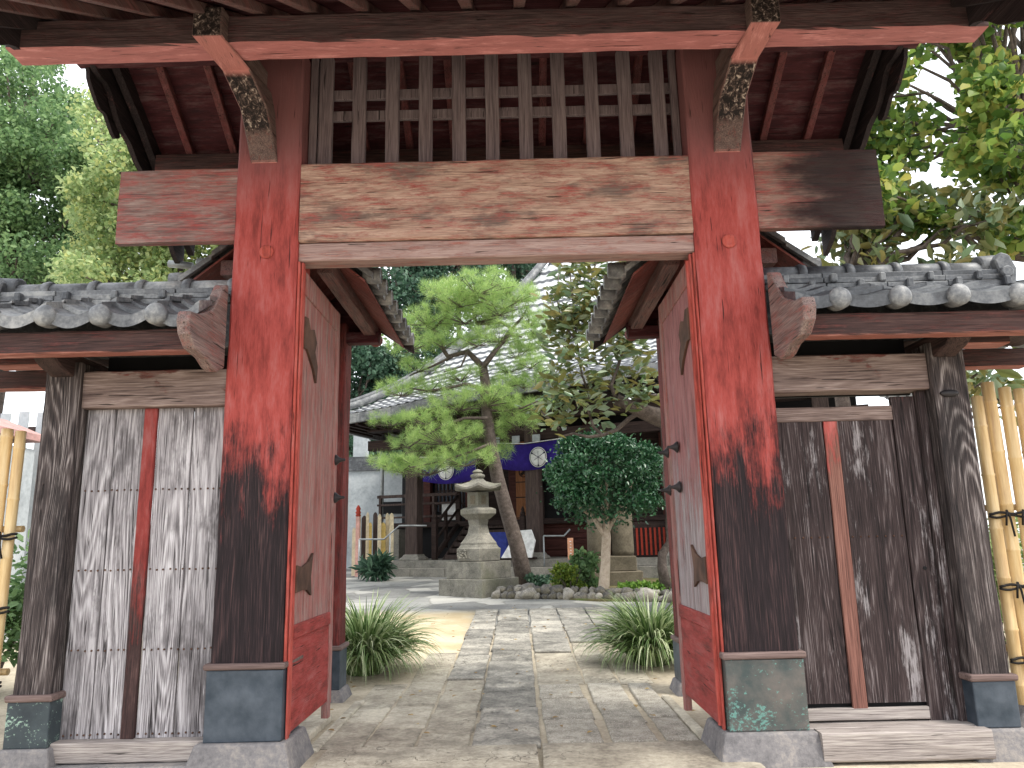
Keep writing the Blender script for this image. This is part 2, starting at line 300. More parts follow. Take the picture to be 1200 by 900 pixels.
# ------------------------------------------------------------------ mesh helpers
class MB:
    def __init__(s): s.v = []; s.f = []; s.sm = []
    def add(s, vs, fs, smooth=False):
        o = len(s.v); s.v += [tuple(v) for v in vs]; s.f += [tuple(i + o for i in f) for f in fs]; s.sm += [smooth] * len(fs); return s
    def box(s, x0, x1, y0, y1, z0, z1, j=0.0):
        vs = [(x, y, z) for z in (z0, z1) for y in (y0, y1) for x in (x0, x1)]
        if j: vs = [(a + random.uniform(-j, j), b + random.uniform(-j, j), c + random.uniform(-j, j)) for a, b, c in vs]
        return s.add(vs, [(0, 2, 3, 1), (4, 5, 7, 6), (0, 1, 5, 4), (2, 6, 7, 3), (0, 4, 6, 2), (1, 3, 7, 5)])
    def timber(s, x0, x1, y0, y1, z0, z1, j=.005, seg=None, sd=0.0):
        """box cut into short lengths, its arrises slightly wandering as in old timber"""
        d = (x1 - x0, y1 - y0, z1 - z0); ax = d.index(max(d)); n = seg or max(2, int(max(d) / .12))
        lo = [x0, y0, z0]; hi = [x1, y1, z1]; o1, o2 = [i for i in range(3) if i != ax]; rings = []
        # ring of 12 points (corner chamfers + mid edge)
        c = min(d[o1], d[o2]) * .035 + .003
        a0, a1, b0, b1 = lo[o1], hi[o1], lo[o2], hi[o2]; am, bm = (a0 + a1) / 2, (b0 + b1) / 2
        prof = [(a0 + c, b0), (am, b0), (a1 - c, b0), (a1, b0 + c), (a1, bm), (a1, b1 - c), (a1 - c, b1), (am, b1), (a0 + c, b1), (a0, b1 - c), (a0, bm), (a0, b0 + c)]
        vs = []
        for i in range(n + 1):
            t = lo[ax] + d[ax] * i / n
            for k, (a, b) in enumerate(prof):
                q = noise.noise(Vector((t * 2.3 + sd, a * 9 + k, b * 9 - sd))) * j * 2
                q2 = noise.noise(Vector((t * 5.1 - sd, a * 7 - k, b * 5 + sd))) * j * 1.4
                ca = a - (1 if a > am else -1 if a < am else 0) * abs(q); cb = b - (1 if b > bm else -1 if b < bm else 0) * abs(q2)
                p = [0, 0, 0]; p[ax] = t; p[o1] = ca; p[o2] = cb; vs.append(p)
        fs = []
        flip = ax == 1
        for i in range(n):
            for k in range(12):
                f = (i * 12 + k, i * 12 + (k + 1) % 12, (i + 1) * 12 + (k + 1) % 12, (i + 1) * 12 + k)
                fs.append(f[::-1] if flip else f)
        e0 = tuple(range(12)); e1 = tuple(n * 12 + k for k in range(12))
        fs.append(e0 if flip else e0[::-1]); fs.append(e1[::-1] if flip else e1)
        return s.add(vs, fs)
    def prism(s, pts, axis, a, b):
        """polygon pts extruded along axis between a and b. pts are the two remaining coordinates in order"""
        def P(p, t):
            q = list(p); q.insert(axis, t); return q
        n = len(pts); vs = [P(p, a) for p in pts] + [P(p, b) for p in pts]
        fs = [tuple(range(n)), tuple(range(2 * n - 1, n - 1, -1))] + [(i, (i + 1) % n, n + (i + 1) % n, n + i)[::-1] for i in range(n)]
        return s.add(vs, fs)
    def tube(s, pts, rad, seg=8, cap=True, smooth=True):
        pts = [Vector(p) for p in pts]; n = len(pts)
        if isinstance(rad, (int, float)): rad = [rad] * n
        vs = []; prev = None
        for i, p in enumerate(pts):
            t = (pts[min(i + 1, n - 1)] - pts[max(i - 1, 0)]).normalized()
            if prev is None: u = t.orthogonal().normalized()
            else: u = (prev - t * prev.dot(t)).normalized()
            prev = u; w_ = t.cross(u)
            for k in range(seg):
                a = 2 * math.pi * k / seg; vs.append(p + (u * math.cos(a) + w_ * math.sin(a)) * rad[i])
        fs = [(i * seg + k, i * seg + (k + 1) % seg, (i + 1) * seg + (k + 1) % seg, (i + 1) * seg + k) for i in range(n - 1) for k in range(seg)]
        s.add(vs, fs, smooth)
        if cap:
            o = len(s.v) - len(vs)
            s.f += [tuple(o + k for k in range(seg))[::-1], tuple(o + (n - 1) * seg + k for k in range(seg))]; s.sm += [False, False]
        return s
    def lathe(s, c, prof, seg=24, rot=0.0, smooth=True, axis=2, sq=(1, 1)):
        vs = []
        for r, z in prof:
            for k in range(seg):
                a = 2 * math.pi * k / seg + rot; p = [r * math.cos(a) * sq[0], r * math.sin(a) * sq[1]]
                if axis == 2: q = [c[0] + p[0], c[1] + p[1], c[2] + z]
                elif axis == 1: q = [c[0] + p[0], c[1] + z, c[2] - p[1]]
                else: q = [c[0] + z, c[1] + p[0], c[2] + p[1]]
                vs.append(q)
        n = len(prof)
        fs = [(i * seg + k, i * seg + (k + 1) % seg, (i + 1) * seg + (k + 1) % seg, (i + 1) * seg + k) for i in range(n - 1) for k in range(seg)]
        fs += [tuple(range(seg))[::-1], tuple((n - 1) * seg + k for k in range(seg))]
        return s.add(vs, fs, smooth)
    def build(s, name, mat, parent=None, rel=None, bevel=0, seg=1):
        me = bpy.data.meshes.new(name); v = s.v
        if rel is not None: v = [(a - rel[0], b - rel[1], c - rel[2]) for a, b, c in v]
        me.from_pydata(v, [], s.f); me.polygons.foreach_set('use_smooth', s.sm)
        me.materials.append(M[mat] if isinstance(mat, str) else mat); me.update()
        o = bpy.data.objects.new(name, me); COL.objects.link(o)
        if parent: o.parent = parent
        elif rel is not None: o.location = rel
        if bevel:
            b = o.modifiers.new('bevel', 'BEVEL'); b.width = bevel; b.segments = seg; b.limit_method = 'ANGLE'; b.angle_limit = .6
        return o
def tag(o, label=None, cat=None, group=None, kind=None):
    for k, v in (('label', label), ('category', cat), ('group', group), ('kind', kind)):
        if v: o[k] = v
    return o
def empty(name, loc, label, cat, group=None, rz=0):
    o = bpy.data.objects.new(name, None); COL.objects.link(o); o.location = loc; o.rotation_euler = (0, 0, rz); o.empty_display_size = .2
    return tag(o, label, cat, group)

def npmesh(name, V, quads, mat, parent=None, rel=None, smooth=False):
    me = bpy.data.meshes.new(name); V = np.asarray(V, dtype=np.float32)
    if rel is not None: V = V - np.array(rel, dtype=np.float32)
    k = quads.shape[1]; n = len(quads)
    me.vertices.add(len(V)); me.vertices.foreach_set('co', V.ravel())
    me.loops.add(n * k); me.loops.foreach_set('vertex_index', quads.ravel().astype(np.int32))
    me.polygons.add(n); me.polygons.foreach_set('loop_start', np.arange(0, n * k, k, dtype=np.int32)); me.polygons.foreach_set('loop_total', np.full(n, k, dtype=np.int32))
    if smooth: me.polygons.foreach_set('use_smooth', np.ones(n, dtype=bool))
    me.update(calc_edges=True); me.validate(); me.materials.append(M[mat])
    o = bpy.data.objects.new(name, me); COL.objects.link(o)
    if parent: o.parent = parent
    elif rel is not None: o.location = rel
    return o
def unit(a): return a / (np.linalg.norm(a, axis=1, keepdims=True) + 1e-9)
def leaf_arrays(P, L, W, D=None, flat_=.4, jit=.35):
    """six-point pointed leaves, folded a little along the midrib"""
    n = len(P); d = unit(RNG.normal(size=(n, 3))) if D is None else unit(D + RNG.normal(size=(n, 3)) * jit)
    nr = unit(RNG.normal(size=(n, 3)) + np.array([0, 0, 1.0]) * flat_ * 3); s = unit(np.cross(d, nr)); nr = np.cross(s, d)
    L = (L * RNG.uniform(.65, 1.2, n))[:, None]; W = W * (L / L.mean())
    a = P; b = P + d * L * .35 + s * W * .5 + nr * W * .12; c = P + d * L * .75 + s * W * .33 + nr * W * .08; e = P + d * L - nr * L * .1
    f = P + d * L * .75 - s * W * .33 + nr * W * .08; g = P + d * L * .35 - s * W * .5 + nr * W * .12; m = P + d * L * .5
    V = np.stack([a, b, c, e, f, g], axis=1).reshape(-1, 3)
    i = np.arange(n)[:, None] * 6
    Q = np.concatenate([i + np.array([[0, 1, 2, 3]]), i + np.array([[0, 3, 4, 5]])], axis=0)
    return V, Q
def blob_points(clumps, shell=.55):
    out_ = []
    for c, r, n in clumps:
        u = unit(RNG.normal(size=(n, 3))); rr = RNG.uniform(shell, 1, (n, 1)) ** .6
        out_.append(np.array(c) + u * rr * np.array(r) + RNG.normal(size=(n, 3)) * np.array(r) * .12)
    return np.concatenate(out_)
def crown(name, clumps, L, W, mat, parent, rel, flat_=.4):
    V, Q = leaf_arrays(blob_points(clumps), L, W, None, flat_); return npmesh(name, V, Q, mat, parent, rel)
def limb(a, b, n=6, wob=.12):
    a = Vector(a); b = Vector(b); L = (b - a).length; ps = []
    for i in range(n + 1):
        t = i / n; k = math.sin(math.pi * t) * wob * L
        ps.append(a.lerp(b, t) + Vector((random.uniform(-k, k), random.uniform(-k, k), random.uniform(-k, k) + k * .5)) * .6)
    return ps

# ------------------------------------------------------------------ ground
def ground():
    xs = np.concatenate([np.linspace(-400, -14, 12), np.linspace(-12, 12, 97), np.linspace(14, 400, 12)])
    ys = np.concatenate([np.linspace(-60, 3, 10), np.linspace(3.2, 24, 150), np.linspace(25, 900, 24)])
    X, Y = np.meshgrid(xs, ys); Z = np.vectorize(gz)(Y).astype(float)
    for i in range(Z.shape[0]):
        for j in range(Z.shape[1]):
            if abs(X[i, j]) < 13 and 3 < Y[i, j] < 24: Z[i, j] += noise.noise(Vector((X[i, j] * .9, Y[i, j] * .9, 0))) * .008
    V = np.stack([X, Y, Z], -1).reshape(-1, 3); nx = len(xs); ny = len(ys)
    I = (np.arange(ny - 1)[:, None] * nx + np.arange(nx - 1)[None]).reshape(-1, 1)
    Q = I + np.array([[0, 1, nx + 1, nx]])
    m = NT('ground'); v = m.mapping((1, 1, 1)); x, y, z = m.sep()
    n1 = m.noise(v, 1.3, 6, .6); n2 = m.noise(v, 25, 5, .7); n3 = m.noise(v, .5, 3, .5)
    dirt = m.ramp(m.math('ADD', m.math('MULTIPLY', n1, .6), m.math('MULTIPLY', n2, .4)), [(.36, srgb(140, 131, 116)), (.5, srgb(174, 163, 144)), (.66, srgb(202, 191, 170))])
    sand = m.ramp(n1, [(.4, srgb(186, 166, 128)), (.6, srgb(206, 190, 158))])
    # worn courtyard flagstones
    wv = m.n('ShaderNodeTexVoronoi', feature='DISTANCE_TO_EDGE'); wv.inputs['Scale'].default_value = 1.0
    dist = m.n('ShaderNodeVectorMath', operation='ADD'); nn = m.n('ShaderNodeTexNoise'); nn.inputs['Scale'].default_value = 1.5
    m.l(v, nn.inputs['Vector']); sc = m.n('ShaderNodeVectorMath', operation='SCALE'); m.l(nn.outputs['Color'], sc.inputs[0]); sc.inputs['Scale'].default_value = .35
    mp = m.mapping((1.1, 1.5, 0)); m.l(mp, dist.inputs[0]); m.l(sc.outputs[0], dist.inputs[1]); m.l(dist.outputs[0], wv.inputs['Vector'])
    joint = m.step(wv.outputs['Distance'], .03, .008)
    vc = m.n('ShaderNodeTexVoronoi'); m.l(dist.outputs[0], vc.inputs['Vector']); vc.inputs['Scale'].default_value = 1.0
    rc = m.sep(vc.outputs['Color'])[0]
    fl = m.ramp(m.math('ADD', m.math('MULTIPLY', n1, .45), m.math('ADD', m.math('MULTIPLY', n2, .25), m.math('MULTIPLY', rc, .3))), [(.34, srgb(104, 104, 103)), (.5, srgb(140, 140, 137)), (.68, srgb(172, 170, 164))])
    fl = m.mix(m.math('MULTIPLY', joint, .28), fl, srgb(86, 82, 74))
    k = m.step(m.math('ADD', y, m.math('MULTIPLY', n3, 2.0)), 11.2, 12.4)
    col = m.mix(k, dirt, fl)
    # yellow sandy patch left of the path
    s1 = m.math('MULTIPLY', m.step(m.math('ADD', y, n3), 9.2, 10.2), m.step(m.math('ADD', y, n3), 14.2, 13.2))
    s2 = m.math('MULTIPLY', m.step(m.math('ADD', x, n1), -2.6, -1.6), m.step(m.math('ADD', x, n1), .2, -.5))
    col = m.mix(m.math('MULTIPLY', m.math('MULTIPLY', s1, s2), .75), col, sand)
    # planting bed behind the border stones
    m.bump(m.math('SUBTRACT', m.math('ADD', n1, m.math('MULTIPLY', n2, .5)), m.math('MULTIPLY', joint, m.math('MULTIPLY', k, .5))), .5, .02)
    m.done(col, .92, .2); M['ground'] = m.m
    return tag(npmesh('ground', V, Q, 'ground', smooth=True), kind='structure')
ground()

def slabmesh(rects, mat, name, jit=.012, h=.03):
    b = MB()
    for (x0, x1, y0, y1) in rects:
        z = .5 * (gz(y0) + gz(y1)); c = []
        for (x, y) in ((x0, y0), (x1, y0), (x1, y1), (x0, y1)):
            c.append((x + random.uniform(-jit, jit), y + random.uniform(-jit, jit), gz(y)))
        n = 6; top = []; bot = []
        for i in range(4):
            a = c[i]; d = c[(i + 1) % 4]
            for k in range(n):
                t = k / n; q = random.uniform(-.004, .004)
                x = a[0] + (d[0] - a[0]) * t + q; y = a[1] + (d[1] - a[1]) * t + q
                top.append([x, y, gz(y) + h + noise.noise(Vector((x * 2, y * 2, 3))) * .006]); bot.append([x, y, gz(y) - .05])
        cx = (x0 + x1) / 2; cy = (y0 + y1) / 2; e = .012
        inner = [[p[0] + (cx - p[0]) * e / .2, p[1] + (cy - p[1]) * e / .2, p[2]] for p in top]
        for p in top: p[2] -= .007
        N = len(top); vs = bot + top + inner
        fs = [(i, (i + 1) % N, N + (i + 1) % N, N + i) for i in range(N)] + [(N + i, N + (i + 1) % N, 2 * N + (i + 1) % N, 2 * N + i) for i in range(N)] + [tuple(range(2 * N, 3 * N))]
        b.add(vs, fs)
    return tag(b.build(name, mat), kind='structure')
def rows(x0, x1, ys, gap=.012):
    return [(x0 + gap, x1 - gap, a + gap, b - gap) for a, b in zip(ys[:-1], ys[1:])]
def rr(x0, x1, ya, yb, lo, hi, gap=.006):
    ys = [ya]
    while ys[-1] < yb - lo: ys.append(min(yb, ys[-1] + random.uniform(lo, hi)))
    if yb - ys[-1] > .01: ys[-1] = yb
    return rows(x0, x1, ys, gap)
slabmesh(rr(-.34, .13, 5.44, 13.1, .42, 1.1) + rr(.15, .60, 9.25, 13.1, .4, .9) + rr(-.72, -.35, 7.9, 13.1, .4, .8) + rr(.61, 1.05, 9.9, 13.1, .5, 1.0) + rr(1.06, 1.5, 10.4, 13.1, .5, 1.0), 'slab', 'path')
slabmesh(rr(-.72, -.35, 5.44, 7.88, .35, .75) + rr(-1.08, -.73, 5.5, 9.4, .4, .85, .007) + rr(-1.42, -1.09, 5.5, 7.8, .5, .9, .007) + rr(.16, .60, 7.62, 9.23, .4, .8) +
         rr(.61, .93, 7.62, 9.85, .4, .8) + rr(.945, 1.25, 7.6, 8.6, .4, .8), 'slab_warm', 'path_edge_stones', h=.012)
slabmesh(rr(.16, .56, 5.5, 7.6, .5, .8, .01) + rr(.61, .93, 5.5, 7.6, .5, .8, .01) + rr(.97, 1.2, 5.5, 7.58, .5, .8, .01), 'slab_pebble', 'path_rough_stones', h=.022)
slabmesh([(-1.28, .10, 4.35, 5.43), (.12, 1.42, 4.35, 5.43), (-1.9, -.62, 3.2, 4.33), (-.6, 1.0, 3.2, 4.33), (1.02, 2.6, 3.2, 4.33), (-3.5, -1.92, 3.2, 4.33), (2.62, 4.2, 3.2, 4.33)], 'slab_warm', 'threshold_path', h=.035)
b = MB(); b.box(-1.445, -1.36, 5.45, 7.0, -.05, .028, .006); b.box(-1.66, -1.49, 5.6, 6.4, -.05, .05, .006)
b.box(1.20, 1.28, 5.45, 7.0, -.05, .028, .006); tag(b.build('kerb', 'slab_warm', bevel=.01), kind='structure')

P = np.stack([RNG.uniform(-2.2, 2.0, 150), RNG.uniform(5.5, 14, 150), np.zeros(150)], 1); P[:, 2] = [gz(y) + .034 for y in P[:, 1]]
M['litter_leaf'] = leafmat('fallen_leaf', [srgb(110, 86, 56), srgb(150, 120, 70), srgb(176, 150, 84)], .1)
V, Q = leaf_arrays(P, .05, .03, np.stack([RNG.normal(size=150), RNG.normal(size=150), np.zeros(150)], 1), 3.0, .08); tag(npmesh('fallen_leaves', V, Q, 'litter_leaf'), 'small brown fallen leaves scattered over the paving', 'leaves', kind='stuff')
# ------------------------------------------------------------------ main gate
GX, GY = -.106, 5.2
G = empty('temple_gate', (GX, GY, 0), 'large weathered red timber gate with a tiled roof, lattice and two doors standing open', 'gate')
REL = (GX, GY, 0)
CL, CR = (-1.945, -1.49), (1.277, 1.742)
def plinth_sleeve(par, x0, x1, y0, y1, zs, zt, mat_c, rel, sw=.05, slope=.07):
    b = MB(); a = sw; c = a + slope
    vs = [(x0 - c, y0 - c, -.05), (x1 + c, y0 - c, -.05), (x1 + c, y1 + c, -.05), (x0 - c, y1 + c, -.05), (x0 - a, y0 - a, zs), (x1 + a, y0 - a, zs), (x1 + a, y1 + a, zs), (x0 - a, y1 + a, zs)]
    b.add(vs, [(3, 2, 1, 0), (4, 5, 6, 7), (0, 1, 5, 4), (1, 2, 6, 5), (2, 3, 7, 6), (3, 0, 4, 7)])
    b.build('plinth', 'plinth', par, rel, bevel=.014, seg=2)
    e = .014; b = MB(); b.box(x0 - e, x1 + e, y0 - e, y1 + e, zs, zt - .03, .003); b.build('copper_sleeve', mat_c, par, rel, bevel=.008, seg=2)
    b = MB(); q = .03; b.box(x0 - q, x1 + q, y0 - q, y1 + q, zt - .03, zt + .012, .002); b.build('collar', 'collar', par, rel, bevel=.014, seg=3)
for (x0, x1), mc, sd_ in ((CL, 'copper', 1.0), (CR, 'copper_green', 5.0)):
    b = MB(); b.timber(x0, x1, 5.0, 5.36, .17, 4.95, .005, sd=sd_); c = b.build('column', 'column', G, REL)
    plinth_sleeve(c, x0, x1, 5.0, 5.36, .18, .63, mc, REL)
    # peg mark
    px = x0 + .24; b = MB(); b.lathe((px, 4.998, 3.36), [(.052, 0), (.05, -.006), (.03, -.008), (.02, -.002)], 18, axis=1); b.build('peg_cap', 'redstile', c, REL)
    s = 1 if x0 < 0 else -1; xe = x1 if x0 < 0 else x0     # jamb mouldings on the passage side
    for k, (a, w_) in enumerate(((0.0, .018), (.020, .016))):
        b = MB(); xa, xb = sorted((xe + s * a, xe + s * (a + w_))); b.timber(xa, xb, 5.02 + k * .02, 5.09, .64 if k == 0 else .14, 3.29, .002); b.build('door_jamb', 'redstile', c, REL)
b = MB(); b.timber(CL[1], CR[0], 5.012, 5.32, 3.435, 4.035, .008, sd=9); b.build('crossbeam', 'beam_mid', G, REL)
b = MB(); b.timber(-2.785, CL[0], 5.02, 5.09, 3.455, 4.01, .008, sd=11); b.build('crossbeam_end', 'beam_left', G, REL)
b = MB(); b.timber(CR[1], 2.625, 5.02, 5.09, 3.455, 4.045, .010, sd=12); b.build('crossbeam_end', 'beam_right', G, REL)
b = MB(); b.timber(CL[1] + .0, CR[0] - .0, 5.035, 5.2, 3.30, 3.432, .004, sd=13); b.build('lintel', 'lintel', G, REL)
# lattice between the columns
L_ = MB(); zl0, zl1 = 4.036, 4.98
for i in range(11):
    x = -1.369 + i * .2498; L_.timber(x - .052, x + .052, 5.17, 5.215, zl0, zl1, .003, 8, i)
for z in (4.525, 4.70): L_.timber(-1.49, 1.277, 5.219, 5.255, z - .04, z + .04, .003, 24, z)
for x0, x1 in ((-1.489, -1.43), (1.222, 1.276)): L_.timber(x0, x1, 5.165, 5.22, zl0, zl1, .003, 8, x0)
L_.build('lattice', 'lattice', G, REL)
# purlins
PZ0, PZ1 = 4.552, 4.765
b = MB(); pr = [(4.36, PZ0 + .0), (4.36, PZ1), (4.575, PZ1), (4.575, PZ0)]
b.timber(-3.26, 3.13, 4.385, 4.575, PZ0, PZ1, .009, 50, 2); b.build('front_purlin', 'purlin', G, REL)
b = MB(); b.timber(-3.06, 2.88, 6.04, 6.2, 4.54, 4.70, .005, 40, 3); b.build('rear_purlin', 'fascia', G, REL)
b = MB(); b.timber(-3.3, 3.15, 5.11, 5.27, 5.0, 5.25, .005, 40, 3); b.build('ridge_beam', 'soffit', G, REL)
# bracket arms: run forward from each column under and past the purlin
for xc in (-1.90, 1.655):
    x0, x1 = xc - .095, xc + .095
    poly = [(6.1, 4.50), (6.1, 4.76), (4.30, 4.765), (4.30, 4.555), (4.62, 4.52), (4.84, 4.36), (4.93, 4.18), (4.985, 4.05), (5.0, 4.03), (5.35, 4.05), (5.6, 4.5)]
    b = MB(); b.prism(poly, 0, x0, x1); k_ = .24 if xc < 0 else -.15; x_s = .15 if xc < 0 else -.10
    b.v = [(x_ + x_s + k_ * (min(y_, 5.0) - 5.0), y_, z_) for x_, y_, z_ in b.v]; a = b.build('bracket_arm', 'arm', G, REL, bevel=.008)
    # rafters and roof boards (front and rear slopes)
SL = .63; ZR = 4.785 + SL * .79
def zroof(Y): return ZR - SL * abs(Y - 5.2)
for side, Ye in (('f', 3.55), ('r', 6.85)):
    n = 19 if side == 'f' else 15
    for i in range(n):
        x = (-3.0 + i * .343) if side == 'f' else (-2.79 + i * .385)
        if side == 'f' and abs(x) > 3.3: continue
        y0, y1 = 5.2, Ye; w_ = .036 if side == 'f' else .03
        z0, z1 = zroof(y0), zroof(y1); hh = .075
        b = MB(); b.add([(x - w_, y0, z0), (x + w_, y0, z0), (x + w_, y1, z1), (x - w_, y1, z1), (x - w_, y0, z0 + hh), (x + w_, y0, z0 + hh), (x + w_, y1, z1 + hh), (x - w_, y1, z1 + hh)],
              [(0, 1, 2, 3), (7, 6, 5, 4), (0, 4, 5, 1), (1, 5, 6, 2), (2, 6, 7, 3), (3, 7, 4, 0)])
        b.build('rafter', 'rafter' if side == 'f' else 'rear_rafter', G, REL, bevel=.004)
    # boards, each a plank lapped over the next
    b = MB(); nb = 7; ys = [5.2 + (Ye - .12 * (1 if side == 'f' else -1) - 5.2) * k / nb for k in range(nb + 1)]
    for k in range(nb):
        ya, yb = ys[k], ys[k + 1] + (ys[k + 1] - ys[k]) * .03; za, zb = zroof(ya) + .0765, zroof(yb) + .0885
        vs = [(-3.08, ya, za), (2.91, ya, za), (2.91, yb, zb), (-3.08, yb, zb)]; vs += [(a_, b_, c_ + .016) for a_, b_, c_ in vs]
        b.add(vs, [(0, 1, 2, 3), (7, 6, 5, 4), (0, 4, 5, 1), (1, 5, 6, 2), (2, 6, 7, 3), (3, 7, 4, 0)])
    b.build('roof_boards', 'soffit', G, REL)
# main roof covering: pan and cover tiles
def tile_slope(x0, x1, ye, yr, ze, zr, axis='x', pitch=.26, courses=6, th=.05, amp=.045):
    """tiled slope as a thick stepped wavy sheet; rows of cover tiles run down the slope"""
    nx = int((x1 - x0) / pitch * 8); vs = []; fs = []
    ts = []
    for c_ in range(courses): ts += [(c_ / courses, .022), ((c_ + 1) / courses - .002, 0.0)]
    for (t, dz) in ts:
        for i in range(nx + 1):
            x = x0 + (x1 - x0) * i / nx; ph = ((x - x0) / pitch) % 1.0
            wv = amp * max(0, math.cos((ph - .5) * 2 * math.pi)) ** .7 - amp * .25 * (1 - abs(ph - .5) * 2 < .5)
            y = ye + (yr - ye) * t; z = ze + (zr - ze) * t + dz + wv
            vs.append((x, y, z) if axis == 'x' else (y, x, z))
    m_ = len(ts)
    for j in range(m_ - 1):
        for i in range(nx): fs.append((j * (nx + 1) + i, j * (nx + 1) + i + 1, (j + 1) * (nx + 1) + i + 1, (j + 1) * (nx + 1) + i))
    o = len(vs); vs += [(a_, b_, c_ - th) for a_, b_, c_ in vs]
    fs += [tuple(q + o for q in f)[::-1] for f in list(fs)]
    for i in range(nx): fs.append((i, i + o, i + 1 + o, i + 1)); k = (m_ - 1) * (nx + 1); fs.append((k + i, k + i + 1, k + i + 1 + o, k + i + o))
    for j in range(m_ - 1): a_ = j * (nx + 1); c_ = a_ + nx + 1; fs.append((a_, c_, c_ + o, a_ + o)); fs.append((a_ + nx, a_ + nx + o, c_ + nx + o, c_ + nx))
    return vs, fs
for ye in (3.45, 6.95):
    b = MB(); b.add(*tile_slope(-3.25, 3.1, ye, 5.2, zroof(ye) + .15, ZR + .2, pitch=.28), smooth=False); b.build('roof_tiles', 'tile_dark', G, REL)
b = MB(); b.box(-3.3, 3.15, 5.03, 5.37, ZR + .12, ZR + .42); b.tube([(-3.35, 5.2, ZR + .46), (3.2, 5.2, ZR + .46)], .09, 12); b.build('roof_ridge', 'tile_dark', G, REL, bevel=.01)
# carved verge boards at both ends
def verge(x, s):
    # main board
    prof = []
    for t in np.linspace(0, 1, 14): Y = 3.5 + 3.45 * t; prof.append((Y, zroof(Y) + .10 - .0))
    lowp = []
    for t in np.linspace(1, 0, 50):
        Y = 3.5 + 3.45 * t; lowp.append((Y, zroof(Y) - .06 - .03 * abs(math.sin(t * 3 * math.pi))))
    b = MB(); b.prism(prof + lowp, 0, x - .03, x + .03); b.build('bargeboard', 'verge', G, REL)
    b = MB(); xo = x + s * .09; lowp = [(Y, z - .10 - .07 * abs(math.sin(Y * 5.2)) - .02 * math.sin(Y * 17)) for Y, z in lowp]
    prof2 = [(Y, z + .05) for Y, z in prof]; b.prism(prof2 + lowp, 0, xo - .022, xo + .022); b.build('carved_verge', 'verge', G, REL)
    b = MB(); xo2 = x + s * .16; pr_ = [(Y, zroof(Y) + .14) for Y in np.linspace(3.5, 6.95, 14)]
    b.tube([(xo2, Y, z) for Y, z in pr_], .07, 10); b.build('verge_tiles', 'tile_dark', G, REL)
    # hanging carved pendant beneath the ridge
    b = MB(); pts = []
    for k in range(44):
        a = 2 * math.pi * k / 44; r = 1 + .13 * math.sin(6 * a) + .06 * math.sin(11 * a); pts.append((5.45 + .34 * r * math.cos(a), 4.98 + .2 * r * math.sin(a) - .62 * (.34 * r * math.cos(a))))
    b.prism(pts, 0, x + s * .125, x + s * .155); b.build('carved_pendant', 'verge', G, REL)
verge(-3.10, -1); verge(2.93, 1)

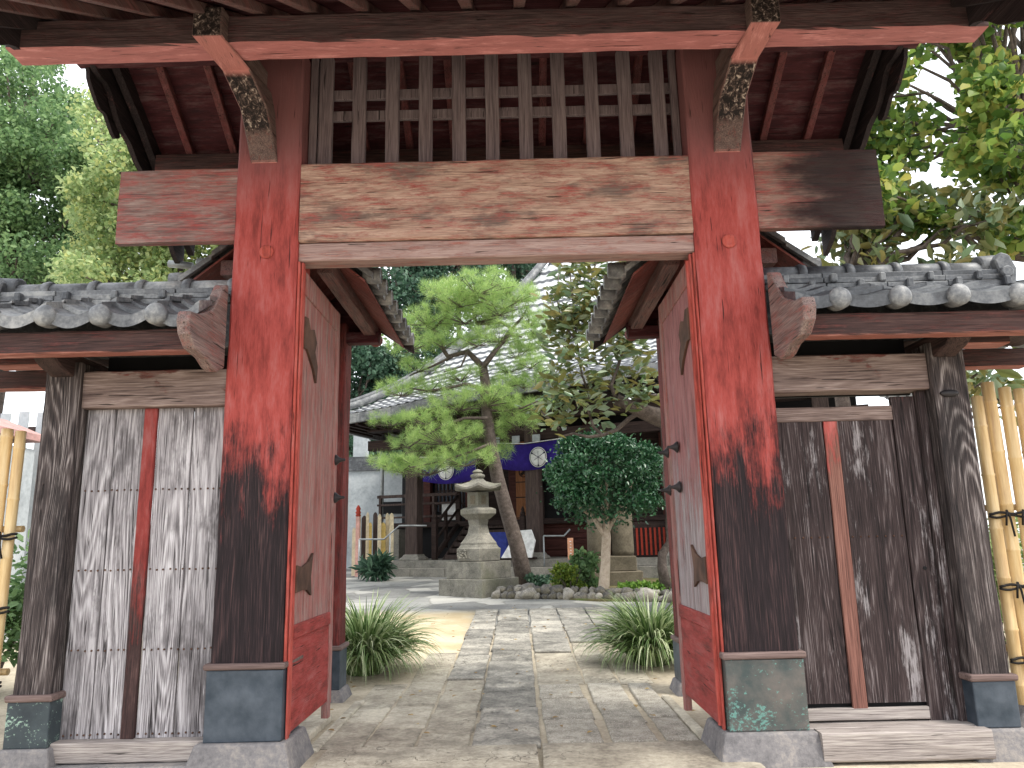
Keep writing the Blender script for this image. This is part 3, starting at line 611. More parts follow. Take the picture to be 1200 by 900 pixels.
# rear posts, tie beams and the little roofs over the open doors
for s, xi in ((-1, -1.615), (1, 1.42)):
    x0, x1 = sorted((xi, xi + s * .27))
    b = MB(); b.timber(x0, x1, 7.1, 7.37, .12, 3.45, .004, sd=xi); p = b.build('rear_post', 'rearpost', G, REL)
    plinth_sleeve(p, x0, x1, 7.1, 7.37, .10, .46, 'copper', REL, .03, .05)
    xm = (x0 + x1) / 2
    b = MB(); b.timber(xm - .06, xm + .06, 5.36, 7.1, 3.22, 3.38, .003); b.build('tie_beam', 'rearpost', G, REL)
    b = MB(); b.timber(xm - .04, xm + .04, 5.36, 7.45, 3.46, 3.60, .003); b.build('ridge_support', 'soffit', G, REL)
    def X(v): return xm - s * v          # v positive: towards the passage
    for sgn in (1, -1):
        xe = X(.32 * sgn + 0) ; a_, b_ = sorted((X(.30 * sgn), X(.42 * sgn)))
        b = MB(); b.timber(a_, b_, 5.37, 7.42, 3.33, 3.45, .004, sd=xe); b.build('eave_purlin', 'rafter', G, REL)
        # soffit boards
        za, zb = 3.78, 3.25; xa, xb = X(.0), X(.66 * sgn)
        b = MB(); nbd = 9
        for k in range(nbd):
            ya, yb = 5.36 + 1.98 * k / nbd, 5.36 + 1.98 * (k + 1) / nbd - .006
            vs = [(xa, ya, za), (xb, ya, zb), (xb, yb, zb), (xa, yb, za)]; vs += [(p0, p1, p2 + .02) for p0, p1, p2 in vs]
            b.add(vs, [(0, 1, 2, 3), (7, 6, 5, 4), (0, 4, 5, 1), (1, 5, 6, 2), (2, 6, 7, 3), (3, 7, 4, 0)])
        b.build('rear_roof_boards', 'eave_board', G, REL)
        b = MB(); v_, f_ = tile_slope(5.34, 7.4, X(.72 * sgn), X(0), 3.31, 3.9, axis='y', pitch=.262, courses=3, th=.045, amp=.05); b.add(v_, f_); t_ = b.build('rear_roof_tiles', 'tile', G, REL)
        for k in range(8):
            y = 5.34 + .131 + .262 * k; xx = X(.73 * sgn)
            b = MB(); b.lathe((xx, y, 3.335), [(.058, -.10), (.062, -.02), (.062, .03), (.052, .034), (.05, .026), (.0, .03)], 16, axis=0); b.build('end_tile', 'tile', t_, REL)
    b = MB(); b.timber(min(X(-.44), X(.44)), max(X(-.44), X(.44)), 7.12, 7.24, 3.26, 3.37, .003); b.build('cross_arm', 'soffit', G, REL)
    b = MB(); b.lathe((X(.36), 7.46, 3.37), [(.01, -.08), (.06, -.06), (.07, 0), (.05, .04), (.01, .05)], 14, axis=1); b.build('purlin_boss', 'eave_board', G, REL)
    b = MB(); b.box(min(X(-.09), X(.09)), max(X(-.09), X(.09)), 5.3, 7.45, 3.86, 3.99); b.tube([(xm, 5.3, 4.02), (xm, 7.5, 4.02)], .07, 10); b.build('rear_roof_ridge', 'tile_dark', G, REL)
    b = MB(); b.prism([(xm - .44, 3.375), (xm - .44, 3.44), (xm, 3.80), (xm + .44, 3.44), (xm + .44, 3.375)], 1, 7.25, 7.29); b.build('gable_panel', 'soffit', G, REL)
    # verge of the small roof towards the street
    b = MB(); b.prism([(X(-.76), 3.2), (X(-.74), 3.36), (xm, 3.93), (X(.74), 3.36), (X(.76), 3.2), (xm, 3.72)] if s < 0 else [(X(.76), 3.2), (X(.74), 3.36), (xm, 3.93), (X(-.74), 3.36), (X(-.76), 3.2), (xm, 3.72)], 1, 7.38, 7.42); b.build('rear_bargeboard', 'verge', G, REL)

q = at(241, 312, 6.9); b = MB(); b.lathe(tuple(q), [(.03, -.14), (.05, -.08), (.085, -.02), (.09, .05), (.075, .052), (.06, .0), (.01, -.01)], 16); b.tube([at(198, 309, 6.9), at(226, 312, 6.9)], .035, 10); b.build('gutter_outlet', 'steel', G, REL)
# doors, swung open
def door(xf, s, mat_p):
    """xf: face towards the passage, s: +1 face looks to +x"""
    y0, y1 = 5.07, 6.17; z0, z1 = .20, 3.25; xb = xf - s * .055
    def bx(b, a0, a1, ya, yb, za, zb): b.timber(min(a0, a1), max(a0, a1), ya, yb, za, zb, .002); return b
    d = bx(MB(), xb, xf, y0, y0 + .035, z0, z1); fr = d.build('door', 'redstile', G, REL)
    def sub(name, b, mat, bv=0): return b.build(name, mat, fr, REL, bevel=bv)
    sub('door_stile', bx(MB(), xb, xf, y1 - .10, y1, .18, z1), mat_p if s > 0 else 'doorleaf')
    sub('door_rail', bx(MB(), xb, xf, y0 + .035, y1 - .10, z1 - .17, z1), 'doorleaf')
    sub('door_rail', bx(MB(), xb, xf + s * .004, y0 + .035, y1 - .10, .76, .85), 'doorred')
    for k in range(3):
        ya = y0 + .037 + k * .316; sub('door_plank', bx(MB(), xb + s * .01, xf - s * .012, ya, ya + .313, .85, z1 - .17), mat_p)
    sub('door_lower_panel', bx(MB(), xb + s * .012, xf - s * .008, y0 + .035, y1 - .10, .2, .76), 'doorred')
    # fish-tail strap hinges
    for z, kind in ((1.14, 0), (2.76, 1)):
        if kind == 0: pts = [(0, .085), (.14, .07), (.28, .10), (.40, .16), (.35, .0), (.38, -.13), (.26, -.085), (.14, -.08), (0, -.09)]
        else: pts = [(0, .16), (.08, .17), (.14, .10), (.24, .13), (.32, .05), (.28, -.03), (.36, -.12), (.34, -.25), (.25, -.16), (.15, -.1), (.07, -.06), (0, -.07)]
        q = [(y0 + .04 + a, z + c) for a, c in pts]; b = MB(); b.prism(q if s > 0 else q[::-1], 0, min(xf - s * .012, xf + s * .006), max(xf - s * .012, xf + s * .006)); sub('strap_hinge', b, 'rust', .002)
    # domed bolt heads
    for z in (1.72, 2.02):
        for yy in ((y1 - .05),) if s > 0 else (y1 - .05, y1 - .42):
            b = MB(); pr = [(.045, 0), (.04, .012), (.022, .03), (.012, .055), (.012, .075), (.002, .08)]
            b.lathe((xf, yy, z), [(r, s * h) for r, h in (pr if s > 0 else pr)], 14, axis=0); sub('bolt_head', b, 'iron')
    if s > 0: pass
    b = MB(); bx(b, xb, xf, y1 - .09, y1 - .02, .08, .18); sub('door_foot', b, 'doorleaf')
door(-1.452, 1, 'doorleaf'); door(1.222, -1, 'doorleaf_r')

# ------------------------------------------------------------------ side gates with little tiled roofs
def sweep_profile(c0, c1, prof, seg=1): pass
def side_gate(s, pidx):
    if s < 0:
        xi, xp0, xp1 = CL[0], -3.165, -2.925; nm = 'silver grey plank side gate with one red batten, left of the main gate'
    else:
        xi, xp0, xp1 = CR[1], 2.79, 3.03; nm = 'dark plank side gate with a faded red batten, right of the main gate'
    root = empty('side_gate', ((xi + xp0) / 2, 5.2, 0), nm, 'side gate'); rel = tuple(root.location)
    def P(name, b, mat, bevel=0, par=None): return b.build(name, mat, par or root, rel, bevel=bevel)
    p = P('post', MB().timber(xp0, xp1, 5.0, 5.24, .15, 2.60, .007, sd=s), 'post')
    plinth_sleeve(p, xp0, xp1, 5.0, 5.24, .17, .47, 'copper_pale' if s < 0 else 'copper', rel, .035, .05)
    ia, ib = sorted((xi, xp1 if s < 0 else xp0))     # clear span
    P('head_beam', MB().timber(ia, ib, 5.04, 5.22, 2.29, 2.545, .006, sd=s * 3), 'headbeam')
    P('sill', MB().timber(ia, ib, 5.02, 5.26, .07, .19, .005, sd=s * 4), 'sill')
    b = MB(); b.box(ia + .02, ib, 5.3, 5.33, 2.3, 2.95); P('shade_backing', b, 'black')  # added black sheet standing in for the shade below the eaves
    b = MB(); a_, b_ = sorted((xi + s * .05, s * 3.85)); b.box(a_, b_, 4.745, 5.655, 2.722, 2.74); P('soffit', b, 'bracket')
    if s < 0:
        w1 = ia + .405; w2 = w1 + .085
        for a_, b_ in ((ia + .004, ia + .20), (ia + .204, w1), (w2, w2 + .24), (w2 + .244, ib - .003)): P('plank', MB().timber(a_, b_ - .003, 5.12, 5.15, .19, 2.29, .002, sd=a_), 'silver')
        P('batten', MB().timber(w1 - .002, w2, 5.098, 5.135, .19, 2.288, .003), 'batten')
        xs = np.linspace(ia + .04, ib - .04, 22)
        for zz in (.72, 1.22, 1.74, .215):
            for x in xs:
                if w1 - .01 < x < w2 + .01: continue
                b = MB(); b.lathe((x + random.uniform(-.004, .004), 5.119, zz + random.uniform(-.004, .004)), [(.007, 0), (.006, -.004), (.002, -.006)], 8, axis=1); P('nail', b, 'rust')
        P('threshold_stone', MB().box(ia - .2, ib + .05, 4.93, 5.3, -.02, .066, .005), 'plinth', .01)
    else:
        b = MB(); b.box(ia + .01, ib - .1, 5.18, 5.2, .19, 2.2); P('light_leak_backing', b, 'black')  # added black sheet, stops light leaking through the plank seams
        # stile against the post, small door leaf with planks
        P('jamb', MB().timber(ib - .06, ib - .003, 5.10, 5.17, .19, 2.29, .003), 'darkplank')
        P('door_stile', MB().timber(ib - .225, ib - .064, 5.135, 5.175, .19, 2.26, .003, sd=3), 'darkplank')
        w1 = ia + .345; w2 = w1 + .095
        P('door_rail', MB().timber(ia + .03, ib - .228, 5.13, 5.165, 2.10, 2.20, .003), 'headbeam')
        for a_, b_ in ((ia + .012, w1 - .002), (w2 + .002, ib - .23)): P('plank', MB().timber(a_, b_, 5.14, 5.165, .30, 2.10, .003, sd=a_), 'darkplank')
        P('batten', MB().timber(w1, w2, 5.128, 5.15, .27, 2.098, .003), 'batten_pale')
        P('door_rail', MB().timber(ia + .06, ib - .228, 5.125, 5.165, .20, .275, .004), 'sill')
        for x in np.linspace(ia + .03, ib - .26, 15): b = MB(); b.lathe((x, 5.139, 1.33), [(.007, 0), (.006, -.004), (.002, -.006)], 8, axis=1); P('nail', b, 'rust')
        b = MB(); b.lathe((ib - .14, 5.134, 1.12), [(.013, 0), (.013, -.004), (.008, -.003)], 6, axis=1); P('key_hole', b, 'black')
        P('threshold_block', MB().timber(ia + .05, ib + .02, 4.90, 5.10, .015, .185, .006), 'sill')
        b = MB(); b.lathe((xp0 + .10, 4.998, 2.25), [(.05, 0), (.045, -.012), (.02, -.02)], 12, axis=1, sq=(1.3, .5)); P('iron_boss', b, 'iron', par=p)
    # plate beam over the post and its projecting end
    xo = xp0 - .42 if s < 0 else xp1 + .36; a_, b_ = sorted((xp0 + .05 if s < 0 else xp1 - .05, xo))
    P('plate_beam', MB().timber(a_, b_, 5.06, 5.22, 2.60, 2.74, .004, sd=s * 7), 'fascia')
    b = MB(); xm = (xp0 + xp1) / 2 + (.0 if s < 0 else -.02)
    b.prism([(4.745, 2.60), (4.745, 2.66), (5.6, 2.66), (5.6, 2.52), (4.98, 2.50), (4.84, 2.54)], 0, xm - .075, xm + .075); P('bracket_arm', b, 'bracket', .01)
    # eave beam
    xo2 = -4.0 if s < 0 else 3.9; a_, b_ = sorted((xi + s * .04, xo2))
    P('eave_beam', MB().timber(a_, b_, 4.62, 4.74, 2.565 - .0, 2.71, .004, 50, sd=s * 9), 'fascia')
    P('rear_eave_beam', MB().timber(a_, b_, 5.66, 5.78, 2.565, 2.71, .004, 30, sd=s * 9), 'fascia')
    # pantile slopes: each tile a curved sheet with thickness; visible lower course in detail
    pitch = .345 if s < 0 else .372; x_first = -2.228 if s < 0 else 2.034
    ncol = 6
    for front in (1, -1):
        b = MB()
        for c_ in range(3):
            for i in range(-1, ncol):
                xd = x_first + s * i * pitch       # disc position; tile hangs between xd and xd + s*pitch
                xl, xr = sorted((xd, xd + s * pitch))
                if s < 0 and xr > xi - .02: xr = xi - .02
                if s > 0 and xl < xi + .02: xl = xi + .02
                if xr - xl < .05: continue
                jy, jz = random.uniform(-.012, .012), random.uniform(-.007, .007)
                n = 12; y_lo = 5.2 - front * (.64 - c_ * .17); y_hi = 5.2 - front * (.64 - (c_ + 1) * .17 - .03)
                z_lo = 2.84 + c_ * .072 + (.01 if c_ else 0); z_hi = 2.84 + (c_ + 1) * .072
                rowsv = []
                for (yy, zz, th) in ((y_lo, z_lo, .078 if c_ == 0 else .03), (y_hi, z_hi - .005, .03)):
                    top = []; bot = []
                    for k in range(n + 1):
                        t = k / n; x = xl + (xr - xl) * t; zc = -.055 * math.sin(math.pi * min(1, t * 1.15)) if t < .87 else .035 * math.sin((t - .87) / .13 * math.pi / 2)
                        if s > 0: zc = -.035 * math.sin(math.pi * t)
                        top.append((x, yy + jy, zz + zc + jz)); bot.append((x, yy + jy, zz + zc - th + jz))
                    rowsv.append((top, bot))
                v = rowsv[0][0] + rowsv[0][1] + rowsv[1][0] + rowsv[1][1]; N = n + 1; fs = []
                for k in range(n):
                    fs += [(k, k + 1, 2 * N + k + 1, 2 * N + k), (N + k, 3 * N + k, 3 * N + k + 1, N + k + 1), (k, N + k, N + k + 1, k + 1), (2 * N + k, 2 * N + k + 1, 3 * N + k + 1, 3 * N + k)]
                fs += [(0, 2 * N, 3 * N, N), (n, N + n, 3 * N + n, 2 * N + n)]
                if front < 0: fs = [f[::-1] for f in fs]
                b.add(v, fs)
                # cover tile running up the slope
        if front > 0: tl = P('roof_tiles', b, 'tile' if s < 0 else 'tile_dark')
        else: P('rear_roof_tiles', b, 'tile_dark')
    for i in range(0, 5):
        xd = x_first + s * i * pitch
        b = MB(); b.lathe((xd + random.uniform(-.01, .01), 4.55 + random.uniform(-.012, .008), 2.79 + random.uniform(-.006, .006)), [(.055, .12), (.066, .06), (.070, 0), (.066, -.012), (.048, -.026), (.02, -.034), (.002, -.036)], 24, axis=1); P('end_tile', b, 'tile', par=tl)
    # ridge: two flat courses with clips, round capping with collars
    xe = -3.62 if s < 0 else 3.42; a_, b_ = sorted((xi + s * .01, xe))
    b = MB()
    for zz, hw in ((3.01, .17), (3.06, .14), (3.10, .12)):
        x = a_
        while x < b_ - .01:
            x2 = min(b_, x + .42); b.box(x, x2 - .004, 5.2 - hw, 5.2 + hw, zz, zz + .038, .003); x = x2
    b.box(a_, b_, 5.06, 5.34, 2.7, 3.01)
    P('ridge_courses', b, 'tile' if s < 0 else 'tile_dark', .004)
    b = MB(); k = 0; x = a_
    while x < b_ - .05:
        x2 = min(b_, x + .335)
        b.tube([(x, 5.2, 3.155), (x2, 5.2, 3.155)], [.074, .074], 18); b.tube([(x2 - .06, 5.2, 3.155), (x2 - .03, 5.2, 3.155), (x2, 5.2, 3.155)], [.084, .092, .084], 18); x = x2
    P('ridge_cap', b, 'tile' if s < 0 else 'tile_dark')
    for i in range(5):
        for zz, of, yy in ((3.065, .10, 5.05), (3.01, .27, 5.02)):
            x = xi + s * (of + .335 * i + .05)
            if abs(x) < abs(xe): P('ridge_clip', MB().box(x - .022, x + .022, yy - .03, yy + .02, zz - .012, zz + .052, .002), 'tile_dark', .008)
    b = MB(); q = [(xe, 3.02), (xe + s * .08, 3.02), (xe + s * .10, 3.14), (xe + s * .06, 3.24), (xe, 3.26), (xe - s * .05, 3.2)]
    b.prism(q if s < 0 else q[::-1], 1, 5.06, 5.34)
    b.tube([(xe - s * .10, 5.2, 3.19), (xe + s * .08, 5.2, 3.20)], .085, 14); b.tube([(xe, 5.05, 3.1), (xe, 5.01, 3.1)], .045, 14); P('ridge_end_tile', b, 'tile_dark', .01)
    # shaped gable board against the column
    xb0, xb1 = sorted((xi + s * .006, xi + s * .085))
    pts = [(4.99, 3.12), (4.93, 3.10), (4.86, 3.0), (4.74, 2.86), (4.56, 2.78), (4.42, 2.76), (4.40, 2.70), (4.43, 2.62), (4.52, 2.55), (4.60, 2.54), (4.70, 2.53), (4.80, 2.49), (4.88, 2.48), (4.93, 2.51), (4.99, 2.53)]
    b = MB(); b.prism(pts, 0, xb0, xb1); P('gable_board', b, 'hafu', .008)
    return root
side_gate(-1, 0); side_gate(1, 1)

# ------------------------------------------------------------------ bamboo fences
def bamboo_fence(tops, base_z, yb, label):
    """tops: list of (x, y, top z, radius, x at the base)"""
    cx = sum(t[0] for t in tops) / len(tops); root = empty('bamboo_fence', (cx, yb, 0), label, 'fence'); rel = tuple(root.location)
    for (x, y, zt, r, xb) in tops:
        b = MB(); z = base_z; pts = []; rd = []; nxt = base_z + random.uniform(.1, .3)
        while nxt < zt:
            pts += [nxt - .012, nxt - .004, nxt + .004, nxt + .012]; rd += [r, r * 1.09, r * 1.09, r]; nxt += random.uniform(.30, .38)
        pts = [base_z] + pts + [zt]; rd = [r] + rd + [r * .97]
        pp = [(xb + (x - xb) * (q - base_z) / (zt - base_z), y, q) for q in pts]
        b.tube(pp, rd, 16); o = b.build('bamboo_pole', 'bamboo', root, rel)
        b = MB(); b.lathe((x, y, zt + .001), [(r * .78, 0), (r * .78, .0015)], 14); b.build('hollow_top', 'sign', o, rel)
    for z in (.55, 1.0, 1.46):
        b = MB(); x0 = min(t[0] for t in tops) - .06; x1 = max(t[0] for t in tops) + .08; yy = tops[0][1] - tops[0][3] - .012
        b.tube([(x, yy + .004 * math.sin(x * 60), z + .006 * math.sin(x * 40)) for x in np.linspace(x0, x1, 24)], .009, 6)
        b.tube([(x, yy + .004 * math.cos(x * 50), z - .02 + .008 * math.sin(x * 35 + 1)) for x in np.linspace(x0, x1, 24)], .008, 6)
        for t in tops[1:]:
            xk = t[0] - t[3]; b.tube([(xk, yy, z + .02), (xk + .01, yy - .012, z - .03), (xk + .02, yy - .008, z - .10), (xk + .03, yy, z - .15)], .007, 6)
            b.tube([(xk, yy, z + .02), (xk - .015, yy - .014, z - .02), (xk - .02, yy - .008, z - .08)], .007, 6)
        b.build('black_cord', 'rope', root, rel)
    b = MB()
    sgn_ = 1 if cx > 0 else -1
    for z in (.6, 1.5): b.tube([(min(t[0] for t in tops) - (.4 if sgn_ < 0 else .04), tops[0][1] + .07, z), (max(t[0] for t in tops) + (.4 if sgn_ > 0 else .04), tops[0][1] + .07, z)], .022, 10)
    b.build('backing_rail', 'bamboo', root, rel)
bamboo_fence([(-3.72, 5.06, 2.05, .038, -3.74), (-3.62, 5.06, 2.12, .038, -3.64), (-3.50, 5.05, 2.06, .040, -3.51), (-3.41, 5.05, 2.16, .037, -3.42), (-3.325, 5.06, 2.145, .034, -3.335)][1:], .1, 5.06, 'pale bamboo pole fence tied with black cord beside the left side gate')
bamboo_fence([(3.165, 5.16, 2.25, .038, 3.17), (3.265, 5.18, 2.35, .042, 3.27), (3.37, 5.17, 2.31, .040, 3.375), (3.475, 5.18, 2.3, .038, 3.48), (3.57, 5.18, 2.34, .04, 3.57)], .27, 5.17, 'pale bamboo pole fence tied with black cord beside the right side gate')
b = MB(); b.lathe((3.32, 5.3, .0), [(.3, -.05), (.32, .1), (.26, .22), (.1, .28), (.01, .29)], 9, smooth=False, sq=(1, .7)); tag(b.build('boulder', 'plinth', rel=(3.32, 5.3, 0), bevel=.03), 'rough grey boulder under the right bamboo fence', 'stone')

# ------------------------------------------------------------------ grass clumps
def grass_clump(c, rx, ry, h, n, label, mat='blade', w_=.011, seed=1):
    rg = np.random.default_rng(seed); V = []; Q = []; k = 7
    for i in range(n):
        a = rg.uniform(0, 2 * math.pi); r0 = rg.uniform(0, .5); bx, by = c[0] + math.cos(a) * r0 * rx, c[1] + math.sin(a) * r0 * ry
        L = h * rg.uniform(.7, 1.25); out_ = rg.uniform(.15, 1.15); a2 = a + rg.normal() * .5; dx, dy = math.cos(a2), math.sin(a2)
        px, pz, th = 0.0, 0.0, math.pi / 2 - out_ * .62; o = len(V); tw = rg.uniform(-.5, .5)
        for j in range(k + 1):
            t = j / k; ww = w_ * (1 - t ** 2.2) * (.6 + .4 * min(1, t * 5)) + .0006
            sx, sy = -dy * ww, dx * ww
            x = bx + dx * px * 1.25 * rx / .45; y = by + dy * px * 1.25 * ry / .45; z = c[2] + pz
            V.append((x + sx, y + sy, z + tw * ww)); V.append((x - sx, y - sy, z - tw * ww))
            px += math.cos(th) * L / k; pz += math.sin(th) * L / k; th -= (.10 + out_ * .22) * (.6 + j / k)
            if c[2] + pz < c[2] + .01: pz = .01
        for j in range(k): Q.append((o + 2 * j, o + 2 * j + 1, o + 2 * j + 3, o + 2 * j + 2))
    return tag(npmesh('grass_clump', np.array(V), np.array(Q), mat, rel=tuple(c)), label, 'plant')
grass_clump((-1.63, 8.4, .03), .36, .38, .78, 1500, 'clump of pale striped grass beside the left door', seed=3)
grass_clump((1.40, 8.55, .03), .36, .36, .76, 1300, 'clump of darker green striped grass beside the right door', seed=5)

# ------------------------------------------------------------------ stone lantern
def lantern():
    x, y = -.80, 15.75; z0 = gz(y); root = empty('stone_lantern', (x, y, z0), 'hexagonal stone lantern on a stepped block base in the courtyard', 'stone lantern'); rel = (x, y, z0)
    def P(name, b, bevel=.008): return b.build(name, 'lantern', root, rel, bevel=bevel, seg=1)
    h = math.radians
    def hexa(prof, seg=6, rot=h(34)): return MB().lathe((x, y, 0), [(r * 1.15, z) for r, z in prof], seg, rot, smooth=False)
    def rbox(hw, z0_, z1_, rot=h(-38)): return MB().lathe((x, y, 0), [(hw * 1.414, z0_), (hw * 1.414, z1_)], 4, rot + h(45), smooth=False)
    P('lower_step', rbox(.57, z0 - .1, z0 + .31)); P('upper_step', rbox(.46, z0 + .31, z0 + .64))
    P('carved_plinth', hexa([(.42, .98), (.44, 1.22), (.40, 1.24), (.36, 1.30)], 6))
    P('pedestal', hexa([(.36, 1.28), (.36, 1.33), (.30, 1.40), (.22, 1.52), (.185, 1.68), (.215, 1.82)], 6))
    P('platform', hexa([(.23, 1.80), (.32, 1.87), (.36, 1.90), (.36, 1.99), (.30, 2.02), (.22, 2.04)], 6))
    f = P('firebox', hexa([(.215, 2.03), (.215, 2.34)], 6), .006)
    for k in range(6):
        b = MB(); a = h(34) + math.pi / 3 * (k + .5); cx, cy = x + math.cos(a) * .214, y + math.sin(a) * .214; tx, ty = -math.sin(a), math.cos(a)
        for zz0, zz1, e in ((2.10, 2.27, .055),):
            vs = [(cx - tx * e, cy - ty * e, zz0), (cx + tx * e, cy + ty * e, zz0), (cx + tx * e, cy + ty * e, zz1), (cx - tx * e, cy - ty * e, zz1)]
            vs += [(a_ + math.cos(a) * .004, b_ + math.sin(a) * .004, c_) for a_, b_, c_ in vs]; b.add(vs, [(4, 5, 6, 7), (0, 1, 5, 4), (1, 2, 6, 5), (2, 3, 7, 6), (3, 0, 4, 7)])
        b.build('fire_window', 'block', f, rel)
    b = MB(); n = 6; rings = []
    for r, z, up_ in ((.02, 2.36, 0), (.46, 2.37, .03), (.54, 2.39, .07), (.54, 2.43, .08), (.38, 2.47, .04), (.20, 2.56, .0), (.12, 2.62, 0), (.10, 2.63, 0)):
        ring = []
        for k in range(24):
            a = h(34) + 2 * math.pi * k / 24; m_ = k % 4; t = abs(m_ - 2) / 2 if m_ else 1; t = 1 - min(m_, 4 - m_) / 2
            rr = r * (math.cos(math.pi / 6) / math.cos(((k % 4) / 4 * math.pi / 3) - math.pi / 6)); ring.append((x + rr * math.cos(a), y + rr * math.sin(a), z + up_ * t ** 2))
        rings.append(ring)
    vs = [p for r_ in rings for p in r_]; fs = [(i * 24 + k, i * 24 + (k + 1) % 24, (i + 1) * 24 + (k + 1) % 24, (i + 1) * 24 + k) for i in range(len(rings) - 1) for k in range(24)] + [tuple(range(24))[::-1], tuple(range(len(rings) * 24 - 24, len(rings) * 24))]
    b.add(vs, fs); P('roof', b, 0)
    P('finial', hexa([(.10, 2.62), (.13, 2.66), (.13, 2.70), (.07, 2.73), (.10, 2.76), (.06, 2.80), (.01, 2.82)], 12), 0)
    b = MB()
    for k in range(26): a = random.uniform(-.14, .14); zz = random.uniform(1.02, 1.19); b.lathe((x - .26 + a, y - .375 - .0 * a, zz), [(.018, 0), (.016, -.03), (.004, -.035)], 7, axis=1)
    b.build('relief_carving', 'lantern', root, rel)
lantern()

# ------------------------------------------------------------------ pine
def pine():
    z0 = gz(17); base = Vector((.16, 17, z0 + .02)); root = empty('pine_tree', base, 'leaning pine with layered pads of bright green needles behind the stone lantern', 'tree'); rel = tuple(base)
    tp = [base + Vector((0, 0, -.1)), at(606, 640, 17), at(594, 600, 17), at(583, 560, 16.95), at(575, 520, 16.9), at(570, 480, 16.9), at(569, 450, 16.9), at(566, 430, 16.9)]
    b = MB(); b.tube(tp, [.2, .17, .155, .15, .135, .12, .115, .10], 14)
    b.build('trunk', 'bark', root, rel)
    brs = [([(566, 430), (548, 412), (525, 418), (513, 400), (508, 385), (522, 372)], 16.9, .075), ([(566, 430), (585, 405), (600, 385), (588, 378), (560, 380), (552, 360)], 17.1, .07),
           ([(566, 430), (582, 410), (598, 392), (612, 395)], 16.6, .05), ([(569, 456), (545, 450), (525, 455), (500, 458), (480, 455)], 16.7, .045), ([(572, 490), (545, 490), (520, 498), (500, 510), (478, 525)], 16.6, .04),
           ([(575, 520), (550, 530), (520, 540), (480, 548)], 16.4, .035), ([(568, 480), (590, 482), (612, 478), (630, 470)], 16.8, .035), ([(552, 360), (545, 345), (538, 338)], 17.1, .04), ([(600, 385), (612, 372), (618, 360)], 17.0, .04),
           ([(548, 412), (540, 430), (520, 436)], 16.7, .03), ([(530, 418), (505, 430), (480, 440)], 16.9, .035)]
    b = MB()
    for pts, Y, r in brs:
        P_ = [at(u, v, Y + .5 * (k / len(pts)) * random.uniform(-1, 1)) for k, (u, v) in enumerate(pts)]
        b.tube(P_, [r * (1 - .6 * k / (len(pts) - 1)) for k in range(len(P_))], 8)
    pads = [(558, 335, 50, 14), (530, 350, 34, 12), (590, 352, 44, 14), (620, 372, 26, 12), (500, 372, 34, 12), (545, 372, 40, 10), (480, 402, 34, 13), (520, 400, 30, 10), (585, 392, 40, 12), (622, 402, 24, 12), (560, 398, 30, 10),
            (470, 455, 32, 12), (505, 452, 36, 10), (540, 440, 28, 9), (460, 492, 26, 9), (500, 488, 30, 12), (540, 470, 40, 14), (572, 465, 36, 13), (600, 478, 30, 12), (628, 474, 22, 9), (520, 510, 44, 14), (560, 505, 40, 14), (490, 520, 36, 12), (470, 545, 30, 11),
            (505, 545, 44, 14), (545, 535, 38, 14), (575, 530, 26, 11), (612, 448, 22, 9), (640, 440, 18, 10), (595, 430, 22, 9), (490, 430, 26, 8), (455, 540, 22, 9), (602, 345, 30, 12), (575, 328, 30, 9), (515, 338, 26, 9), (628, 385, 26, 12), (605, 412, 26, 11), (622, 425, 20, 9), (560, 370, 34, 11), (520, 385, 28, 10), (480, 380, 24, 9), (590, 448, 24, 9), (610, 495, 28, 11), (540, 352, 30, 10), (585, 362, 30, 10)]
    V = []; tips = []
    for (u, v, hw, hh) in pads:
        Y = 16.9 + random.uniform(-.6, .6); c = at(u, v, Y); rx = hw / 893 * 17; rz = hh / 893 * 17
        for k in range(int(hw * hh * .09) + 6):
            a = random.uniform(0, 2 * math.pi); r = math.sqrt(random.random()); q = Vector((c.x + rx * r * math.cos(a), c.y + rx * .9 * r * math.sin(a), c.z + random.uniform(-.9, 1) * rz * (1.1 - r * .6)))
            tips.append(q)
            if k % 3 == 0: b.tube([c + Vector((0, 0, -rz * .8)), q + Vector((0, 0, -.06))], [.012, .005], 4, False)
    b.build('branches', 'bark', root, rel)
    T = np.array([tuple(t) for t in tips]); n = 58; P = np.repeat(T, n, axis=0); N = len(P)
    D = unit(RNG.normal(size=(N, 3)) + np.array([0, 0, .7])); L = RNG.uniform(.11, .19, (N, 1)); sdir = unit(np.cross(D, RNG.normal(size=(N, 3)))) * .0032
    P = P + D * RNG.uniform(0, .05, (N, 1)) + RNG.normal(size=(N, 3)) * .018
    V = np.stack([P - sdir, P + sdir, P + D * L], 1).reshape(-1, 3); Q = np.arange(len(V)).reshape(-1, 3)
    npmesh('needles', V, Q, 'needle', root, rel)
pine()

